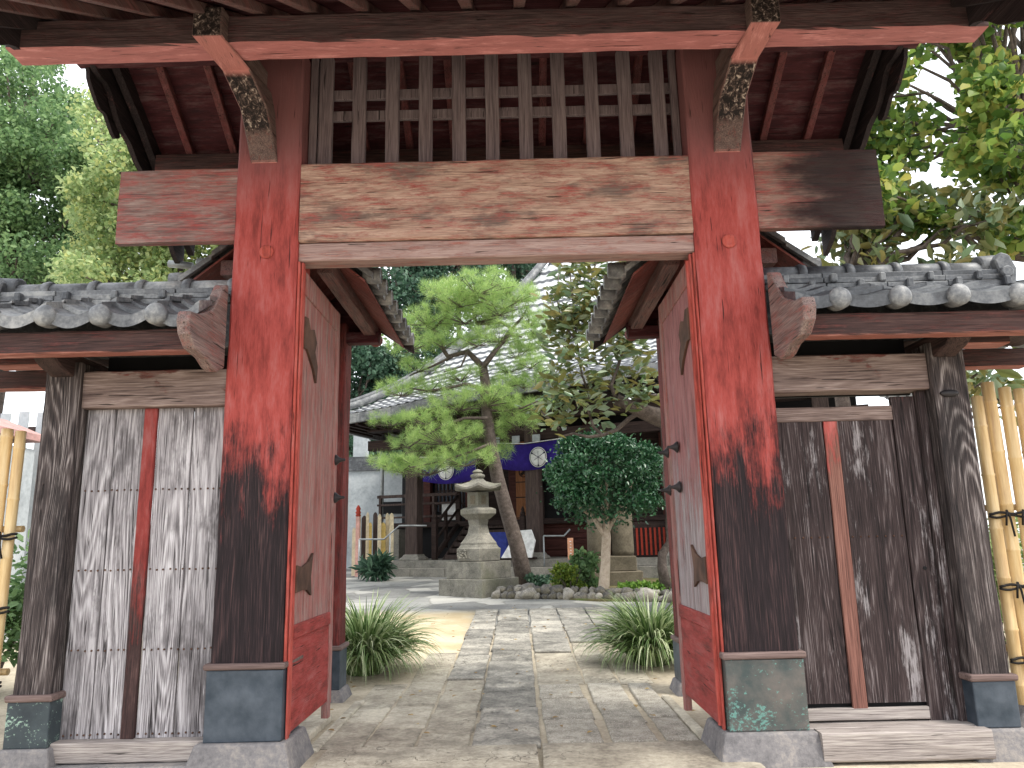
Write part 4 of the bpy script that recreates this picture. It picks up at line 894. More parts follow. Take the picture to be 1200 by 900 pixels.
# ------------------------------------------------------------------ clipped broadleaf tree, bush, ground cover, border stones
def camellia():
    z0 = gz(14.6); base = (1.57, 14.6, z0); root = empty('camellia_tree', base, 'small clipped tree with dense glossy dark green crown and pale trunk', 'tree')
    b = MB(); b.tube([(1.53, 14.6, z0 - .1), (1.56, 14.6, z0 + .1), (1.62, 14.6, z0 + .6), (1.66, 14.6, z0 + 1.1), (1.66, 14.6, z0 + 1.7)], [.16, .11, .09, .085, .05], 12)
    for q in ((1.0, 14.4, 2.3), (2.2, 14.5, 2.4), (1.6, 14.2, 2.7), (1.7, 15.1, 2.6)): b.tube(limb((1.65, 14.6, z0 + 1.1), q), [.05, .045, .04, .035, .03, .025, .02], 7)
    b.build('trunk', 'bark_pale', root, base)
    cl = [((1.68, 14.6, 2.45), (1.02, .9, .82), 5200)]
    for k in range(10):
        a = random.uniform(0, 2 * math.pi); ph = random.uniform(-.6, .9); cl.append(((1.68 + 1.12 * math.cos(a) * math.cos(ph), 14.6 + .9 * math.sin(a) * math.cos(ph), 2.42 + .95 * math.sin(ph)), (.2, .2, .13), 110))
    for k in range(46):
        a = random.uniform(0, 2 * math.pi); ph = random.uniform(-.75, 1.3); r = 1.0
        cl.append(((1.68 + .95 * math.cos(a) * math.cos(ph), 14.6 + .85 * math.sin(a) * math.cos(ph), 2.45 + .8 * math.sin(ph)), (.24, .24, .17), 210))
    crown('crown', cl, .085, .045, 'lf_camellia', root, base, .5)
camellia()
def bush(name, c, r, n, L, W, mat, label, stems=True, cat='bush'):
    root = empty(name, c, label, cat); b = MB()
    for k in range(7): b.tube(limb((c[0], c[1], c[2] - .03), (c[0] + random.uniform(-.6, .6) * r[0], c[1] + random.uniform(-.5, .5) * r[1], c[2] + r[2] * random.uniform(.8, 1.5))), [.018, .016, .014, .012, .01, .008, .006], 5)
    b.build('stems', 'bark', root, c)
    cl = [((c[0] + random.uniform(-.7, .7) * r[0], c[1] + random.uniform(-.6, .6) * r[1], c[2] + r[2] * random.uniform(.4, 1.5)), (r[0] * .35, r[1] * .4, r[2] * .3), n // 16) for k in range(16)]
    V, Q = leaf_arrays(np.maximum(blob_points(cl, .1), np.array([-99, -99, c[2] + .02])), L, W, None, .5); npmesh('leaves', V, Q, mat, root, c)
bush('bush', (.92, 15.0, gz(15)), (.55, .4, .36), 2600, .06, .035, 'lf_bush', 'low yellow green bush between the pine and the clipped tree')
bush('bush', (.42, 16.6, gz(16.6)), (.35, .3, .16), 900, .09, .05, 'lf_dark', 'low dark green fern at the foot of the pine')
bush('bush', (1.30, 15.3, gz(15.3)), (.32, .3, .48), 800, .12, .07, 'lf_blue', 'broad leaved green shrub just left of the pale trunk')
bush('bush', (2.55, 14.6, gz(14.6)), (.8, .35, .16), 2400, .07, .05, 'lf_low', 'patch of bright leafy ground cover right of the pale trunk')
bush('pot_plant', (-3.55, 19.3, gz(19.3)), (.38, .3, .32), 420, .34, .07, 'lf_dark', 'dark green long leaved plant at the left end of the stone steps')
for i in range(44):
    t = (i % 24) / 23 if i < 24 else (i - 24 + .5) / 20; back = i >= 24; u = 583 + t * 212 + random.uniform(-2, 2); Y = 14.95 - t * 1.15 + (.16 if back else 0)
    x = at(u, 694, Y).x; r = random.uniform(.075, .145); kx, kz = random.uniform(.8, 1.35), random.uniform(.65, 1.05); c = (x, Y, gz(Y) + (r * .45 if not back else .13))
    b = MB(); vs = []; seg, rn = 9, 6
    for j in range(rn + 1):
        ph = -math.pi / 2 + math.pi * j / rn
        for k in range(seg):
            a = 2 * math.pi * k / seg; d = Vector((math.cos(a) * math.cos(ph), math.sin(a) * math.cos(ph), math.sin(ph))); q = 1 + .5 * noise.noise(d * 1.8 + Vector((i * 7.1, 0, 0)))
            vs.append((c[0] + d.x * r * q * kx, c[1] + d.y * r * q, c[2] + d.z * r * q * kz))
    b.add(vs, [(j * seg + k, j * seg + (k + 1) % seg, (j + 1) * seg + (k + 1) % seg, (j + 1) * seg + k) for j in range(rn) for k in range(seg)], True)
    tag(b.build('border_stone', 'rock', rel=c), 'rounded grey stone in the low border edging the planting bed', 'stone', 'border stones edging the planting bed')
b = MB(); pts = [(.0, 15.0), (1.4, 14.1), (2.9, 13.85), (4.6, 14.2), (5.0, 18.6), (.4, 18.2), (-.15, 16.2)]
b.add([(x, y, gz(y) + .03) for x, y in pts] + [(x, y, gz(y) - .1) for x, y in pts], [tuple(range(7))] + [(i, 7 + i, 7 + (i + 1) % 7, (i + 1) % 7) for i in range(7)])
M['soil'] = stone('soil', srgb(72, 66, 46), srgb(104, 96, 68), srgb(128, 122, 88), 9, 1, moss=srgb(90, 116, 56)); tag(b.build('planting_bed', 'soil'), kind='structure')

# ------------------------------------------------------------------ temple hall (own axes: X along the front, D inward)
HA = math.radians(20); HP = at(485, 653, 21.0); HP.z = 0
H = empty('temple_hall', HP, 'dark timber temple hall with a sweeping pale tiled roof behind the courtyard', 'temple', rz=-HA)
hx = Vector((math.cos(HA), -math.sin(HA), 0)); hi_ = Vector((math.sin(HA), math.cos(HA), 0))
def hw(X, D, z): return HP + hx * X + hi_ * D + Vector((0, 0, z))
def HPt(name, b, mat, bevel=0, par=None): return b.build(name, mat, par or H, bevel=bevel)
b = MB()
for (X0, X1, D0, z0, z1) in ((-.95, 12, -.75, .3, .72), (-.78, 12, -.42, .72, .90)):
    x = X0
    while x < X1: x2 = x + random.uniform(.9, 1.3); b.box(x, x2 - .008, D0, 9 if z1 > .8 else D0 + 1, z0, z1, .004); x = x2
HPt('podium', b, 'podium', .01)
for X_ in (0.0, 3.46, 7.0, 10.5):
    b = MB(); b.timber(X_ - .18, X_ + .18, -.18, .18, 1.05, 4.7, .004); p = HPt('pillar', b, 'hall_post')
    b = MB(); b.lathe((X_, 0, .9), [(.42, 0), (.42, .05), (.33, .10), (.29, .16)], 4, math.pi / 4, False); HPt('pillar_base', b, 'podium', .01, p)
b = MB(); b.timber(-1.4, 11.5, -.13, .13, 3.92, 4.2, .004); HPt('front_beam', b, 'hall_wood')
b = MB(); b.timber(-1.4, 11.5, -.2, .2, 4.45, 4.75, .004); HPt('front_beam', b, 'hall_wood')
# hall wall with bays
b = MB(); b.box(-2.0, 11.5, 3.0, 3.2, 1.9, 5.2); HPt('wall', b, 'black')
b = MB(); b.box(-2.0, 11.5, 1.7, 3.0, 1.80, 1.95); HPt('floor_deck', b, 'hall_wood', .01)
b = MB()
for z in np.arange(.95, 1.78, .15): b.box(2.2, 11.5, 1.9, 1.93, z, z + .13, .003)
b.box(2.2, 11.5, 1.94, 1.97, .9, 1.8); HPt('skirt_boards', b, 'hall_red')
b = MB(); b.box(-2.0, 2.2, 2.2, 2.25, .9, 1.8); HPt('under_floor_wall', b, 'black')
for xa, xb in ((.55, 1.75), (4.3, 8.5)):
    b = MB(); b.box(xa, xb, 2.94, 2.98, 1.96, 4.42)
    for z in np.arange(1.98, 4.4, .13): b.box(xa, xb, 2.88, 2.945, z, z + .10, .003)
    HPt('board_wall', b, 'hall_wood')
for X_ in (.42, 1.0 - 2.0, 1.85, 2.6, 4.2, 6.4): b = MB(); b.timber(X_ - .12, X_ + .12, 2.75, 2.98, 1.95, 4.8, .004); HPt('wall_post', b, 'hall_red')
b = MB()
for x in np.arange(-.75, .28, .13): b.box(x, x + .045, 2.85, 2.9, 2.3, 3.9)
for z in (2.5, 2.9, 3.3, 3.7): b.box(-.75, .3, 2.84, 2.86, z, z + .04)
HPt('lattice_window', b, 'hall_wood')
b = MB(); b.box(-.72, .28, 2.93, 2.96, 2.3, 3.9); HPt('window_pane', b, flat('dusky_glass', srgb(96, 108, 124), .3))
b = MB(); b.box(1.98, 2.5, 2.7, 2.75, 1.98, 4.3); d = HPt('sliding_door', b, 'brown_door', .006)
b = MB()
for z in (2.0, 2.6, 3.05): b.box(1.98, 2.5, 2.69, 2.70, z, z + .03)
HPt('door_rail', b, 'hall_wood', par=d)
b = MB()   # round mark on the door
for k in range(28):
    a0, a1 = 2 * math.pi * k / 28, 2 * math.pi * (k + 1) / 28; b.prism([(2.24 + r * math.cos(a), 3.35 + r * math.sin(a)) for r, a in ((.15, a0), (.15, a1), (.125, a1), (.125, a0))], 1, 2.68, 2.692)
for a in (0, math.pi):
    b.prism([(2.24 + q[0] * math.cos(a) - q[1] * math.sin(a), 3.35 + q[0] * math.sin(a) + q[1] * math.cos(a)) for q in ((-.09, -.07), (.0, -.01), (.085, .085), (.06, .10), (-.02, .03), (-.1, -.04))], 1, 2.68, 2.692)
    b.prism([(2.24 + q[0] * math.cos(a) - q[1] * math.sin(a), 3.35 + q[0] * math.sin(a) + q[1] * math.cos(a)) for q in ((.02, -.02), (.09, -.08), (.07, -.10), (.0, -.05))], 1, 2.68, 2.692)
HPt('door_emblem', b, 'hall_wood', par=d)
# stairs with railings
b = MB()
for k in range(6): b.box(.75, 3.0, .35 + k * .28, .70 + k * .28, .9 + k * .165, 1.02 + k * .165)
b.prism([(.3, .9), (.45, 1.0), (1.95, 1.9), (1.95, .9)], 0, .68, .74); HPt('stairs', b, 'hall_post', .01)
for X_ in (.5, 3.05):
    b = MB(); b.timber(X_ - .07, X_ + .07, .18, .32, .9, 2.0, .003); b.lathe((X_, .25, 2.0), [(.06, 0), (.075, .04), (.06, .09), (.035, .12), (.05, .16), (.01, .24)], 12)
    b.timber(X_ - .07, X_ + .07, 1.75, 1.89, 1.9, 2.75, .003); b.lathe((X_, 1.82, 2.75), [(.06, 0), (.075, .04), (.06, .09), (.035, .12), (.05, .16), (.01, .24)], 12)
    for dz, r in ((.95, .045), (.55, .04), (.12, .08)): b.tube([(X_, .25, .95 + dz - .1), (X_, 1.8, 1.85 + dz - .1)], r, 6)
    b.box(X_ - .035, X_ + .035, .9, 1.0, 1.2, 2.2); HPt('stair_rail', b, 'hall_wood')
b = MB()
for z, r in ((2.75, .045), (2.5, .03), (2.12, .03)): b.box(-2.2, .45, 1.78, 1.86, z - r, z + r)
for x in (-2.1, -1.2, -.3): b.box(x - .04, x + .04, 1.78, 1.86, 1.9, 2.8)
HPt('veranda_rail', b, 'hall_post', .006)
b = MB(); b.box(-.1, .45, 1.95, 1.98, 2.0, 2.5); HPt('white_panel', b, 'white')
b = MB(); b.box(-1.5, -.95, .9, 1.3, .9, 1.75); HPt('under_block', b, 'podium', .01)
# roof: hipped, concave, stepped courses with ribs
def hall_roof():
    X0, X1, D0, D1 = -2.15, 13.5, -1.4, 8.6; st = .044
    xs = np.arange(X0, X1 + .01, .05); ds = np.arange(D0, D1, st); XX, DD = np.meshgrid(xs, ds)
    s1 = DD - D0; s2 = XX - X0; s3 = X1 - XX; s = np.minimum(np.minimum(s1, s2), s3); front = s1 <= np.minimum(s2, s3)
    corner = np.exp(-((np.minimum(s2, s1 * 9) / 1.6) ** 2)) * .0
    ze = 4.95 + .06 * np.clip(XX, 0, 8) * 1.0 - .22 * np.clip((1.0 - XX) / 3, 0, 1)
    course = .22; fr = (s / course + 1e-6) % 1.0
    rib = np.where(front, np.cos(2 * np.pi * XX / .25), np.cos(2 * np.pi * DD / .25))
    Z = ze + .30 * s + .14 * np.minimum(s, 7.5) ** 2 * .98 - .05 * fr + .022 * np.clip(rib, -.3, 1)
    V = np.stack([XX, DD, Z], -1).reshape(-1, 3); nx = len(xs); ny = len(ds)
    I = (np.arange(ny - 1)[:, None] * nx + np.arange(nx - 1)[None]).reshape(-1, 1); Q = I + np.array([[0, 1, nx + 1, nx]])
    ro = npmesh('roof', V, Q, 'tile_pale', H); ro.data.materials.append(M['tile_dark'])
    fq = fr.reshape(-1)[Q]; ro.data.polygons.foreach_set('material_index', (fq.max(axis=1) - fq.min(axis=1) > .5).astype(np.int32))  # course risers take the dark tile: gap shadow put into the colour
    b = MB()
    def zs(X, s_): return 4.95 + .06 * min(max(X, 0), 8) - .22 * min(max((1 - X) / 3, 0), 1) + .30 * s_ + .14 * min(s_, 7.5) ** 2
    pts = [(X0 + s_, D0 + s_, zs(X0 + s_, s_) + .12) for s_ in np.linspace(0, 6.1, 26)]
    b.tube(pts, .11, 8); b.tube([(p[0], p[1], p[2] + .12) for p in pts], .07, 8); HPt('hip_ridge', b, 'tile')
    # eave fascia and soffit with rafters
    b = MB(); n = 50
    for j in range(n):
        xa, xb = X0 + (X1 - X0) * j / n, X0 + (X1 - X0) * (j + 1) / n; za, zb = zs(xa, 0), zs(xb, 0)
        b.add([(xa, D0 - .02, za - .02), (xb, D0 - .02, zb - .02), (xb, D0 - .02, zb - .26), (xa, D0 - .02, za - .26), (xa, D0 + .1, za - .02), (xb, D0 + .1, zb - .02), (xb, D0 + .1, zb - .26), (xa, D0 + .1, za - .26)],
              [(0, 3, 2, 1), (4, 5, 6, 7), (3, 7, 6, 2), (0, 1, 5, 4)])
    for j in range(24):
        da, db = D0 + 12 * j / 24, D0 + 12 * (j + 1) / 24; za = zb = zs(X0, 0)
        b.box(X0 - .02, X0 + .1, da, db, za - .26, za - .02)
    HPt('eave_fascia', b, 'tile')
    b = MB(); b.add([(X0 + .05, D0 + .09, 4.56), (1, D0 + .09, 4.78), (8, D0 + .09, 5.2), (X1, D0 + .09, 5.2), (X1, 3.2, 5.6), (8, 3.2, 5.6), (1, 3.2, 5.1), (X0 + .05, 3.2, 5.0)], [(0, 7, 6, 1), (1, 6, 5, 2), (2, 5, 4, 3)]); b.add([(X0 + .05, 3.2, 5.1), (X0 + .05, 9, 5.1), (0, 9, 5.3), (0, 3.2, 5.3)], [(0, 1, 2, 3)])
    HPt('soffit', b, 'hall_wood')
    b = MB()
    for x in np.arange(X0 + .2, X1, .3):
        z = 4.5 + .065 * max(0, x); b.box(x - .04, x + .04, D0 + .1, 1.0, z - .02, z + .08)
    HPt('eave_rafters', b, 'hall_wood')
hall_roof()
# curtains with crests
def curtain(X0, X1, zt, zb, cx, cz, label, sag=.1):
    root = empty('hanging_curtain', hw((X0 + X1) / 2, -.22, zb), label, 'curtain', rz=-HA); loc = ((X0 + X1) / 2, zb)
    n = 40; vs = []; fs = []
    for i in range(n + 1):
        t = i / n; x = X0 + (X1 - X0) * t; sg = sag * math.sin(math.pi * t)
        for z, k in ((zt - sg * .5, 0), ((zt + zb) / 2 - sg, .5), (zb - sg, 1)):
            vs.append((x - loc[0], .035 * math.sin(x * 9) * (.3 + k), z - loc[1]))
    for i in range(n):
        for j in range(2): fs.append((i * 3 + j, i * 3 + j + 1, i * 3 + j + 4, i * 3 + j + 3))
    b = MB(); b.add(vs, fs, True); c = b.build('cloth', 'cloth', root); sm = c.modifiers.new('s', 'SOLIDIFY'); sm.thickness = .01
    b = MB(); b.tube([(X0 - loc[0] - .1, 0, zt - loc[1] + .02), (0, 0, zt - sag * .5 - loc[1] + .02), (X1 - loc[0] + .1, 0, zt - loc[1] + .02)], .012, 6); b.build('cord', 'white', root)
    R_ = .27; cx -= loc[0]; cz -= loc[1]; b = MB(); b.lathe((cx, -.075, cz), [(R_ * .86, 0), (R_ * .86, -.008)], 40, axis=1, sq=(1, 1.12)); cr = b.build('crest', 'white', root)
    b = MB()     # three leaves meeting at the centre, drawn as dark gaps on the white round
    for k in range(3):
        a = math.radians(90 + 120 * k); ca, sa = math.cos(a), math.sin(a)
        def Q(r, t): return (cx + (r * ca - t * sa) * R_, cz + (r * sa + t * ca) * R_ * 1.12)
        b.prism([Q(.04, -.02), Q(.5, -.015), Q(.5, .015), Q(.04, .02)], 1, -.088, -.085)       # stem line
        a = math.radians(30 + 120 * k); ca, sa = math.cos(a), math.sin(a)
        b.prism([Q(.0, -.022), Q(.55, -.022), Q(.80, -.10), Q(.80, .10), Q(.55, .022), Q(.0, .022)], 1, -.088, -.085)   # gap between leaves
    for k in range(36):
        a0, a1 = 2 * math.pi * k / 36, 2 * math.pi * (k + 1) / 36
        b.prism([(cx + r * R_ * math.cos(a), cz + r * R_ * 1.12 * math.sin(a)) for r, a in ((.79, a0), (.79, a1), (.75, a1), (.75, a0))], 1, -.088, -.085)
    b.build('crest_lines', 'ink', cr)
    return root
curtain(.38, 1.95, 3.62, 2.98, 1.10, 3.24, 'purple curtain with a white round crest hanging left of the pine trunk')
curtain(2.30, 4.35, 3.88, 3.28, 3.70, 3.44, 'purple curtain with a white round crest hanging over the open doorway', .16)
for X_ in (2.5, 3.06, 3.62): b = MB(); b.box(X_ - .1, X_ + .1, -.2, -.15, 3.86, 4.04); HPt('white_plate', b, M['concrete'])

# covered table behind the lantern
c = hw(2.75, -.3, .9); root = empty('covered_table', c, 'low table covered with a blue cloth and a white cloth, left of the pine trunk', 'table', rz=-HA)
b = MB(); b.box(-.75, .15, -.25, .25, .05, .68); b.build('blue_cloth', 'blue_cloth', root, bevel=.02)
b = MB(); b.prism([(.0, .04), (.82, .04), (.92, .45), (.82, .72), (.45, .70)], 1, -.32, -.27); b.build('white_cloth', 'white', root, bevel=.01)
b = MB(); b.lathe((-.30, -.252, .42), [(.10, 0), (.10, -.006)], 24, axis=1, sq=(1, 1.2)); cr = b.build('crest', 'white', root)
b = MB(); b.box(-.305, -.295, -.262, -.259, .34, .5); b.box(-.35, -.25, -.262, -.259, .415, .425); b.box(-.34, -.26, -.262, -.259, .37, .378); b.build('crest_lines', 'ink', cr)
b = MB(); b.box(-.70, .85, -.2, .2, .0, .05); b.build('table_frame', 'hall_wood', root)

# stone monument, offering box, sign, rails, stakes
c = at(716, 668, 16.9); c.z = gz(16.9); root = empty('stone_monument', c, 'pair of tall weathered stone blocks on a stepped base behind the clipped tree', 'monument')
b = MB(); b.box(-.58, .62, -.4, .4, 0, .30, .01); b.build('base', 'block', root, bevel=.02)
b = MB(); b.box(-.50, .52, -.33, .33, .30, .62, .01); b.build('base_block', 'block', root, bevel=.02)
for x0, x1 in ((-.46, -.02), (.04, .50)): b = MB(); b.lathe(((x0 + x1) / 2, 0, .62), [(.24, 0), (.25, .1), (.24, 1.05), (.2, 1.12)], 16); b.build('stone_block', 'block', root)
c = hw(6.5, .1, .9); root = empty('slatted_box', c, 'dark box with reddish vertical slats on the hall steps at the right', 'box', rz=-HA)
b = MB(); b.box(-.55, .75, .05, .4, .0, .85); b.build('case', 'hall_wood', root, bevel=.01)
for k in range(11): b = MB(); b.box(-.47 + k * .11, -.42 + k * .11, 0, .048, .05, .70); b.build('slat', 'redpaint', root)
c = at(669, 654, 18.6); root = empty('small_sign', (c.x, 18.6, gz(18.6)), 'small pale wooden notice board on a post behind the bush', 'sign')
b = MB(); b.box(-.07, .07, -.015, .015, .45, .85 + .1); b.build('board', 'sign', root, bevel=.004); b = MB(); b.box(-.02, .02, .017, .045, 0, .9); b.build('post', 'hall_post', root)
b = MB()
for k in range(5): b.box(-.02 + .01 * (k % 2), .02, -.019, -.016, .86 - k * .07, .88 - k * .07)
b.build('lettering', 'white', root)
def rail(pts, Y, label, posts):
    P_ = [at(u, v, Y) for u, v in pts]; root = empty('handrail', (P_[0].x, Y, gz(Y)), label, 'handrail'); rel = tuple(root.location)
    b = MB(); b.tube(P_, .022, 8); b.build('rail', 'steel', root, rel)
    for (u, v) in posts: q = at(u, v, Y); b = MB(); b.tube([q, (q.x, q.y, gz(Y) - .03)], .02, 8); b.build('rail_post', 'steel', root, rel)
rail([(421, 632), (450, 632), (468, 616), (500, 616)], 19.8, 'thin steel handrail beside the left end of the stone steps', [(421, 632), (457, 626)])
rail([(637, 628), (661, 628), (668, 620)], 19.2, 'thin steel handrail in front of the hall pillar behind the bush', [(637, 628)])
stk = [(415, 618, 4, 'stake'), (421, 600, 4, 'stake'), (427, 604, 6, 'hall_post'), (431, 600, 3.5, 'stake'), (434, 612, 4, 'stake_y'), (440, 600, 5, 'hall_post'), (445, 602, 4, 'stake'), (449, 612, 6, 'stake_y'), (454, 601, 4, 'stake'), (459, 601, 5, 'stake')]
for i, (u, v, w_, m_) in enumerate(stk):
    Y = 20.9 + (i % 3) * .12; p = at(u, v, Y); hw_ = w_ / 893 * Y / 2; z0 = gz(Y)
    b = MB(); b.prism([(-hw_, z0 - .05 - z0), (hw_, -.05), (hw_, p.z - z0 - .08), (hw_ * .6, p.z - z0 - .03), (0, p.z - z0), (-hw_ * .6, p.z - z0 - .03), (-hw_, p.z - z0 - .08)], 1, -.015, .015)
    tag(b.build('grave_tablet', m_, rel=None), ('dark ' if m_ == 'hall_post' else 'yellowish ' if m_ == 'stake_y' else 'pale ') + 'upright wooden tablet standing with others left of the hall', 'wooden tablet', 'wooden tablets left of the hall').location = (p.x, Y, z0)
p = at(420, 592, 20.6); root = empty('red_capped_post', (p.x, 20.6, gz(20.6)), 'slim pink post with a stacked red cap among the wooden tablets', 'post'); z = p.z - gz(20.6)
b = MB(); b.box(-.05, .05, -.05, .05, 0, z - .3); b.build('shaft', flat('pink_paint', srgb(196, 150, 140)), root); b = MB(); b.lathe((0, 0, z - .3), [(.05, 0), (.08, .02), (.05, .06), (.08, .1), (.05, .15), (.07, .2), (.02, .3)], 12); b.build('cap', 'redpaint', root)

# annexe left of the hall: concrete wall, dark parapet, downpipe
c = at(440, 672, 25.0); root = empty('concrete_annexe', (c.x, 25, gz(25)), 'pale concrete annexe with a dark upper band left of the hall', 'building'); rel = tuple(root.location)
a0 = at(380, 553, 25); a1 = at(474, 553, 25)
b = MB(); b.box(a0.x - 1, a1.x, 25, 27, .5, a0.z); b.build('wall', 'concrete', root, rel)
z1 = at(440, 535, 25).z; b = MB(); b.box(a0.x - 1, a1.x - .2, 24.95, 25.3, a0.z + .01, z1); b.build('parapet', 'tile_dark', root, rel)
zz = at(440, 512, 25).z; p0 = at(411, 520, 25).x; p1 = at(427, 520, 25).x; b = MB(); b.box(p0, p1, 25.4, 25.8, z1, zz + .8); b.build('upper_pillar', 'concrete', root, rel)
p = at(448, 545, 23.5); b = MB(); b.tube([at(432, 517, 23.5), at(436, 524, 23.5), at(447, 530, 23.5), (p.x, 23.5, p.z), (p.x, 23.5, .6)], .055, 8); b.build('downpipe', 'steel', root, rel)
x = at(471, 560, 25).x; b = MB(); b.box(x - .65, x, 24.9, 24.99, at(470, 602, 25).z, at(470, 588, 25).z); b.build('window', 'black', root, rel)

# ------------------------------------------------------------------ far left corner: fence and hut
c = at(20, 470, 11); root = empty('slatted_fence', (c.x, 11, 0), 'weathered grey slatted fence behind the left bamboo fence', 'fence'); rel = tuple(root.location)
for k in range(9):
    x = c.x - 1.3 + k * .27; b = MB(); b.box(x, x + .14, 11, 11.03, 0, 3.35 + .02 * (k % 2)); b.build('slat', 'concrete', root, rel)
b = MB(); b.box(c.x - 1.4, c.x + 1.1, 11.035, 11.09, 3.05, 3.15); b.box(c.x - 1.4, c.x + 1.1, 11.035, 11.09, 1.2, 1.3); b.build('fence_rail', 'hall_post', root, rel)
c = at(-38, 478, 9.5); root = empty('storage_hut', (c.x, 9.5, 0), 'small hut with a faded pink roof behind the left bamboo fence', 'hut'); rel = tuple(root.location)
b = MB(); b.box(c.x - 1.2, c.x + .22, 9.6, 10.6, 0, 2.75); b.build('wall', 'concrete', root, rel)
b = MB(); b.prism([(c.x - 1.4, 2.95), (c.x - .3, 3.2), (c.x + .3, 2.95), (c.x + .3, 2.86), (c.x - 1.4, 2.86)][::-1], 1, 9.4, 10.7); b.build('roof', 'pinkroof', root, rel)
b = MB(); b.box(c.x - 1.3, c.x + .28, 9.5, 9.58, 2.70, 2.85); b.build('fascia', 'hall_wood', root, rel)

bush('bush', (-5.1, 7.6, 0), (1.1, .5, .9), 3200, .10, .05, 'lf_blue', 'leafy green shrub behind the left bamboo fence')
bush('bush', (4.9, 8.2, 0), (1.1, .5, .9), 3000, .12, .05, 'lf_light', 'leafy green shrub behind the right bamboo fence')
# ------------------------------------------------------------------ trees
def tree(name, base, label, trunk, clumps, L, W, mat, bark='bark', tr=.25, flat_=.35, shell=.3, group=None):
    root = empty(name, base, label, 'tree', group); b = MB()
    pts = [Vector(base) - Vector((0, 0, .2))] + [Vector(t) for t in trunk]; n = len(pts)
    b.tube(pts, [tr * (1 - .65 * k / (n - 1)) for k in range(n)], 10)
    for c, r, m_ in clumps:
        a = min(pts[1:], key=lambda q: (q - Vector(c)).length + max(0, q.z - c[2]) * 2); d = (Vector(c) - a).length; rr = min(tr * .35, .02 + d * .018)
        b.tube(limb(a, c, 5, .1), [rr, rr * .85, rr * .7, rr * .55, rr * .4, rr * .25], 6)
    b.build('trunk', bark, root, base)
    P = blob_points(clumps, shell); V, Q = leaf_arrays(P, L, W, None, flat_); npmesh('crown', V, Q, mat, root, base); return root
def clumps_px(n, u0, u1, v0, v1, Y0, Y1, r, m, skip=None):
    o = []
    while len(o) < n:
        u, v = random.uniform(u0, u1), random.uniform(v0, v1)
        if skip and skip(u, v): continue
        Y = random.uniform(Y0, Y1); c = at(u, v, Y); q = r * random.uniform(.7, 1.3); o.append((tuple(c), (q, q, q * .75), m))
    return o
# left: dark tree and lighter tree
t0 = at(5, 330, 17)
tree('broadleaf_tree', (t0.x, 17, 0), 'tall bluish green broadleaf tree at the far left above the side gate roof', [(t0.x, 17, 4), (t0.x + .2, 17, 7), (t0.x + .1, 17.2, 10)],
     clumps_px(90, -90, 125, 62, 345, 15.5, 19, .66, 620, lambda u, v: u > 40 + (v - 60) * .55 + 20 or (u > 50 and v < 110)), .12, .065, 'lf_blue', tr=.32)
t0 = at(190, 330, 13)
tree('broadleaf_tree', (t0.x, 13.5, 0), 'light yellow green tree between the dark left tree and the gate', [(t0.x + .1, 13.5, 3), (t0.x, 13.5, 5.5), (t0.x - .4, 13.6, 7.2)],
     clumps_px(84, 90, 330, 165, 350, 12.2, 15, .5, 560, lambda u, v: (u < 130 and v < 210) or random.random() < .12) + clumps_px(12, 95, 160, 110, 180, 13, 15, .38, 260), .10, .06, 'lf_light', tr=.2)
# dark evergreens behind the hall
for i, (u, Yt, hgt, w_) in enumerate(((395, 42, 17, 4.2), (462, 45, 20, 4.4), (540, 47, 21.5, 4.6), (610, 50, 23, 4.6), (690, 58, 22, 4.6))):
    p = at(u, 640, Yt); cl = []
    for k in range(72):
        a = random.uniform(0, 2 * math.pi); t = random.uniform(.12, 1); rr = w_ * (1 - t ** 3 * .75) * random.uniform(.5, 1); cl.append(((p.x + rr * math.cos(a), Yt + rr * math.sin(a), .6 + hgt * t), (1.15, 1.15, .85), 330))
    tree('evergreen_tree', (p.x, Yt, .6), ('tall dark evergreen tree beyond the hall, ' + ('farthest left of the row', 'second from the left of the row', 'behind the top of the pine', 'behind the roof hip', 'behind the hall roof at the right')[i]), [(p.x, Yt, 5), (p.x, Yt, hgt * .9)], cl, .30, .17, 'lf_dark', tr=.35, group='evergreens beyond the hall')
# right: maple canopy, magnolia boughs
t0 = at(1330, 500, 9.5)
tree('maple_tree', (t0.x, 9.5, 0), 'maple with fresh green and yellow leaves at the right above the side gate roof', [(t0.x - .1, 9.5, 2.5), (t0.x - .5, 9.4, 4.5), (t0.x - .9, 9.4, 6.5)],
     clumps_px(105, 960, 1330, -120, 300, 8.0, 11.0, .34, 135, lambda u, v: u < 1025 + max(0, 120 - v) * .35 - 30 or (1060 < u < 1150 and 60 < v < 125)), .13, .12, 'lf_maple', tr=.12)
t1 = at(1010, 640, 8.8)
tree('magnolia_tree', (t1.x, 8.8, 0), 'magnolia with large glossy olive leaves rising behind the right side gate roof', [(t1.x, 8.8, 2), (t1.x - .05, 8.8, 3.2), (t1.x + .25, 8.8, 4.4)],
     clumps_px(24, 925, 1190, 225, 330, 8.2, 9.6, .30, 46) + clumps_px(8, 1130, 1200, 400, 480, 7.2, 8.4, .2, 20), .22, .085, 'lf_mag', tr=.13)
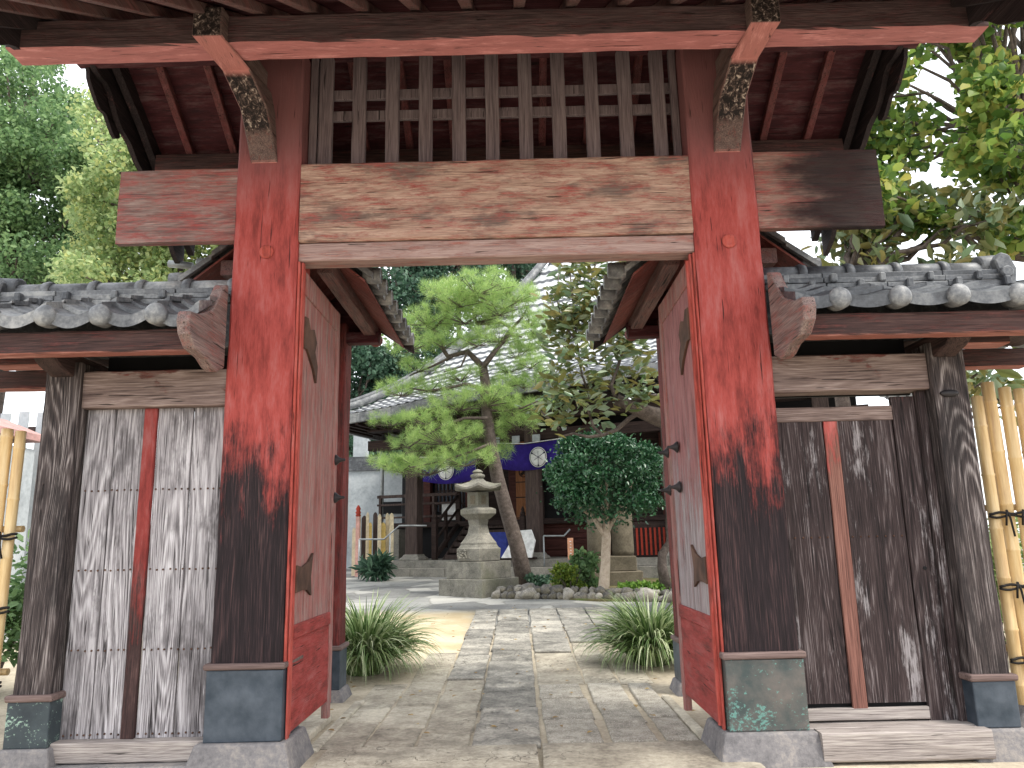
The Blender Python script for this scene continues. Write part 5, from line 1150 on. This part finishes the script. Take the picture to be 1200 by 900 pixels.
# magnolia in the courtyard: crooked limb from the right with sprays of leaves
base = (2.75, 12.6, gz(12.6)); root = empty('magnolia_tree', base, 'crooked magnolia reaching in from the right over the clipped tree in the courtyard', 'tree')
b = MB()
b.tube([(2.75, 12.6, .1), (2.62, 12.6, .7), at(786, 560, 12.5), at(790, 500, 12.4), at(775, 490, 12.2), at(752, 482, 12.1), at(735, 474, 12.1), at(722, 468, 12.1)], [.17, .14, .13, .16, .16, .12, .09, .10], 12)
for pts, r in (([(752, 482), (738, 490), (722, 504), (706, 510), (695, 500), (693, 492)], .045), ([(706, 510), (690, 512), (672, 508), (655, 512)], .03), ([(722, 468), (716, 452), (724, 430), (732, 405), (726, 380)], .035), ([(790, 470), (770, 464), (750, 466), (740, 468)], .045),
               ([(693, 492), (688, 478), (690, 460)], .02), ([(655, 502), (645, 492), (634, 482), (628, 470)], .02), ([(690, 460), (682, 440), (676, 400), (672, 360), (668, 320)], .02), ([(726, 380), (706, 372), (690, 350), (694, 320), (706, 290)], .02), ([(676, 400), (660, 380), (652, 350), (655, 320)], .014)):
    P_ = [at(u, v, 12.1 + random.uniform(-.1, .1)) for u, v in pts]; b.tube(P_, [r * (1 - .5 * k / (len(P_) - 1)) for k in range(len(P_))], 8)
b.build('trunk', 'bark', root, base)
sp = [(668, 318), (690, 310), (712, 312), (650, 345), (672, 350), (700, 340), (728, 340), (660, 372), (684, 385), (706, 372), (732, 400), (660, 410), (680, 420), (712, 412), (742, 428), (665, 440), (690, 445), (720, 440), (752, 450), (648, 470), (668, 478), (690, 474), (712, 470), (735, 456), (630, 478), (645, 492), (660, 492), (700, 492), (745, 405), (755, 380), (735, 365), (640, 452)]
sp += [(random.uniform(645, 768), random.uniform(300, 475)) for _ in range(44)]
P = []; D = []
for (u, v) in sp:
    c = np.array(at(u, v, 12.1 + random.uniform(-.5, .4))); k = random.randint(16, 26)
    for j in range(k): a = random.uniform(0, 2 * math.pi); d = np.array([math.cos(a), math.sin(a), random.uniform(-.3, .7)]); P.append(c + d * .03 + RNG.normal(size=3) * .11); D.append(d)
V, Q = leaf_arrays(np.array(P), .23, .085, np.array(D), .3, .25); npmesh('crown', V, Q, 'lf_mag', root, base)
# twisted trunk at the right of the bed
p = at(781, 690, 14.6); root = empty('old_shrub', (p.x, 14.6, gz(14.6)), 'dark twisted bare trunk at the right end of the planting bed', 'shrub'); rel = tuple(root.location)
b = MB(); b.tube([at(781, 690, 14.6), at(776, 665, 14.6), at(776, 650, 14.6), at(785, 635, 14.6), at(783, 610, 14.6), at(790, 580, 14.6)], [.12, .09, .085, .07, .06, .04], 9); b.build('trunk', 'bark', root, rel)
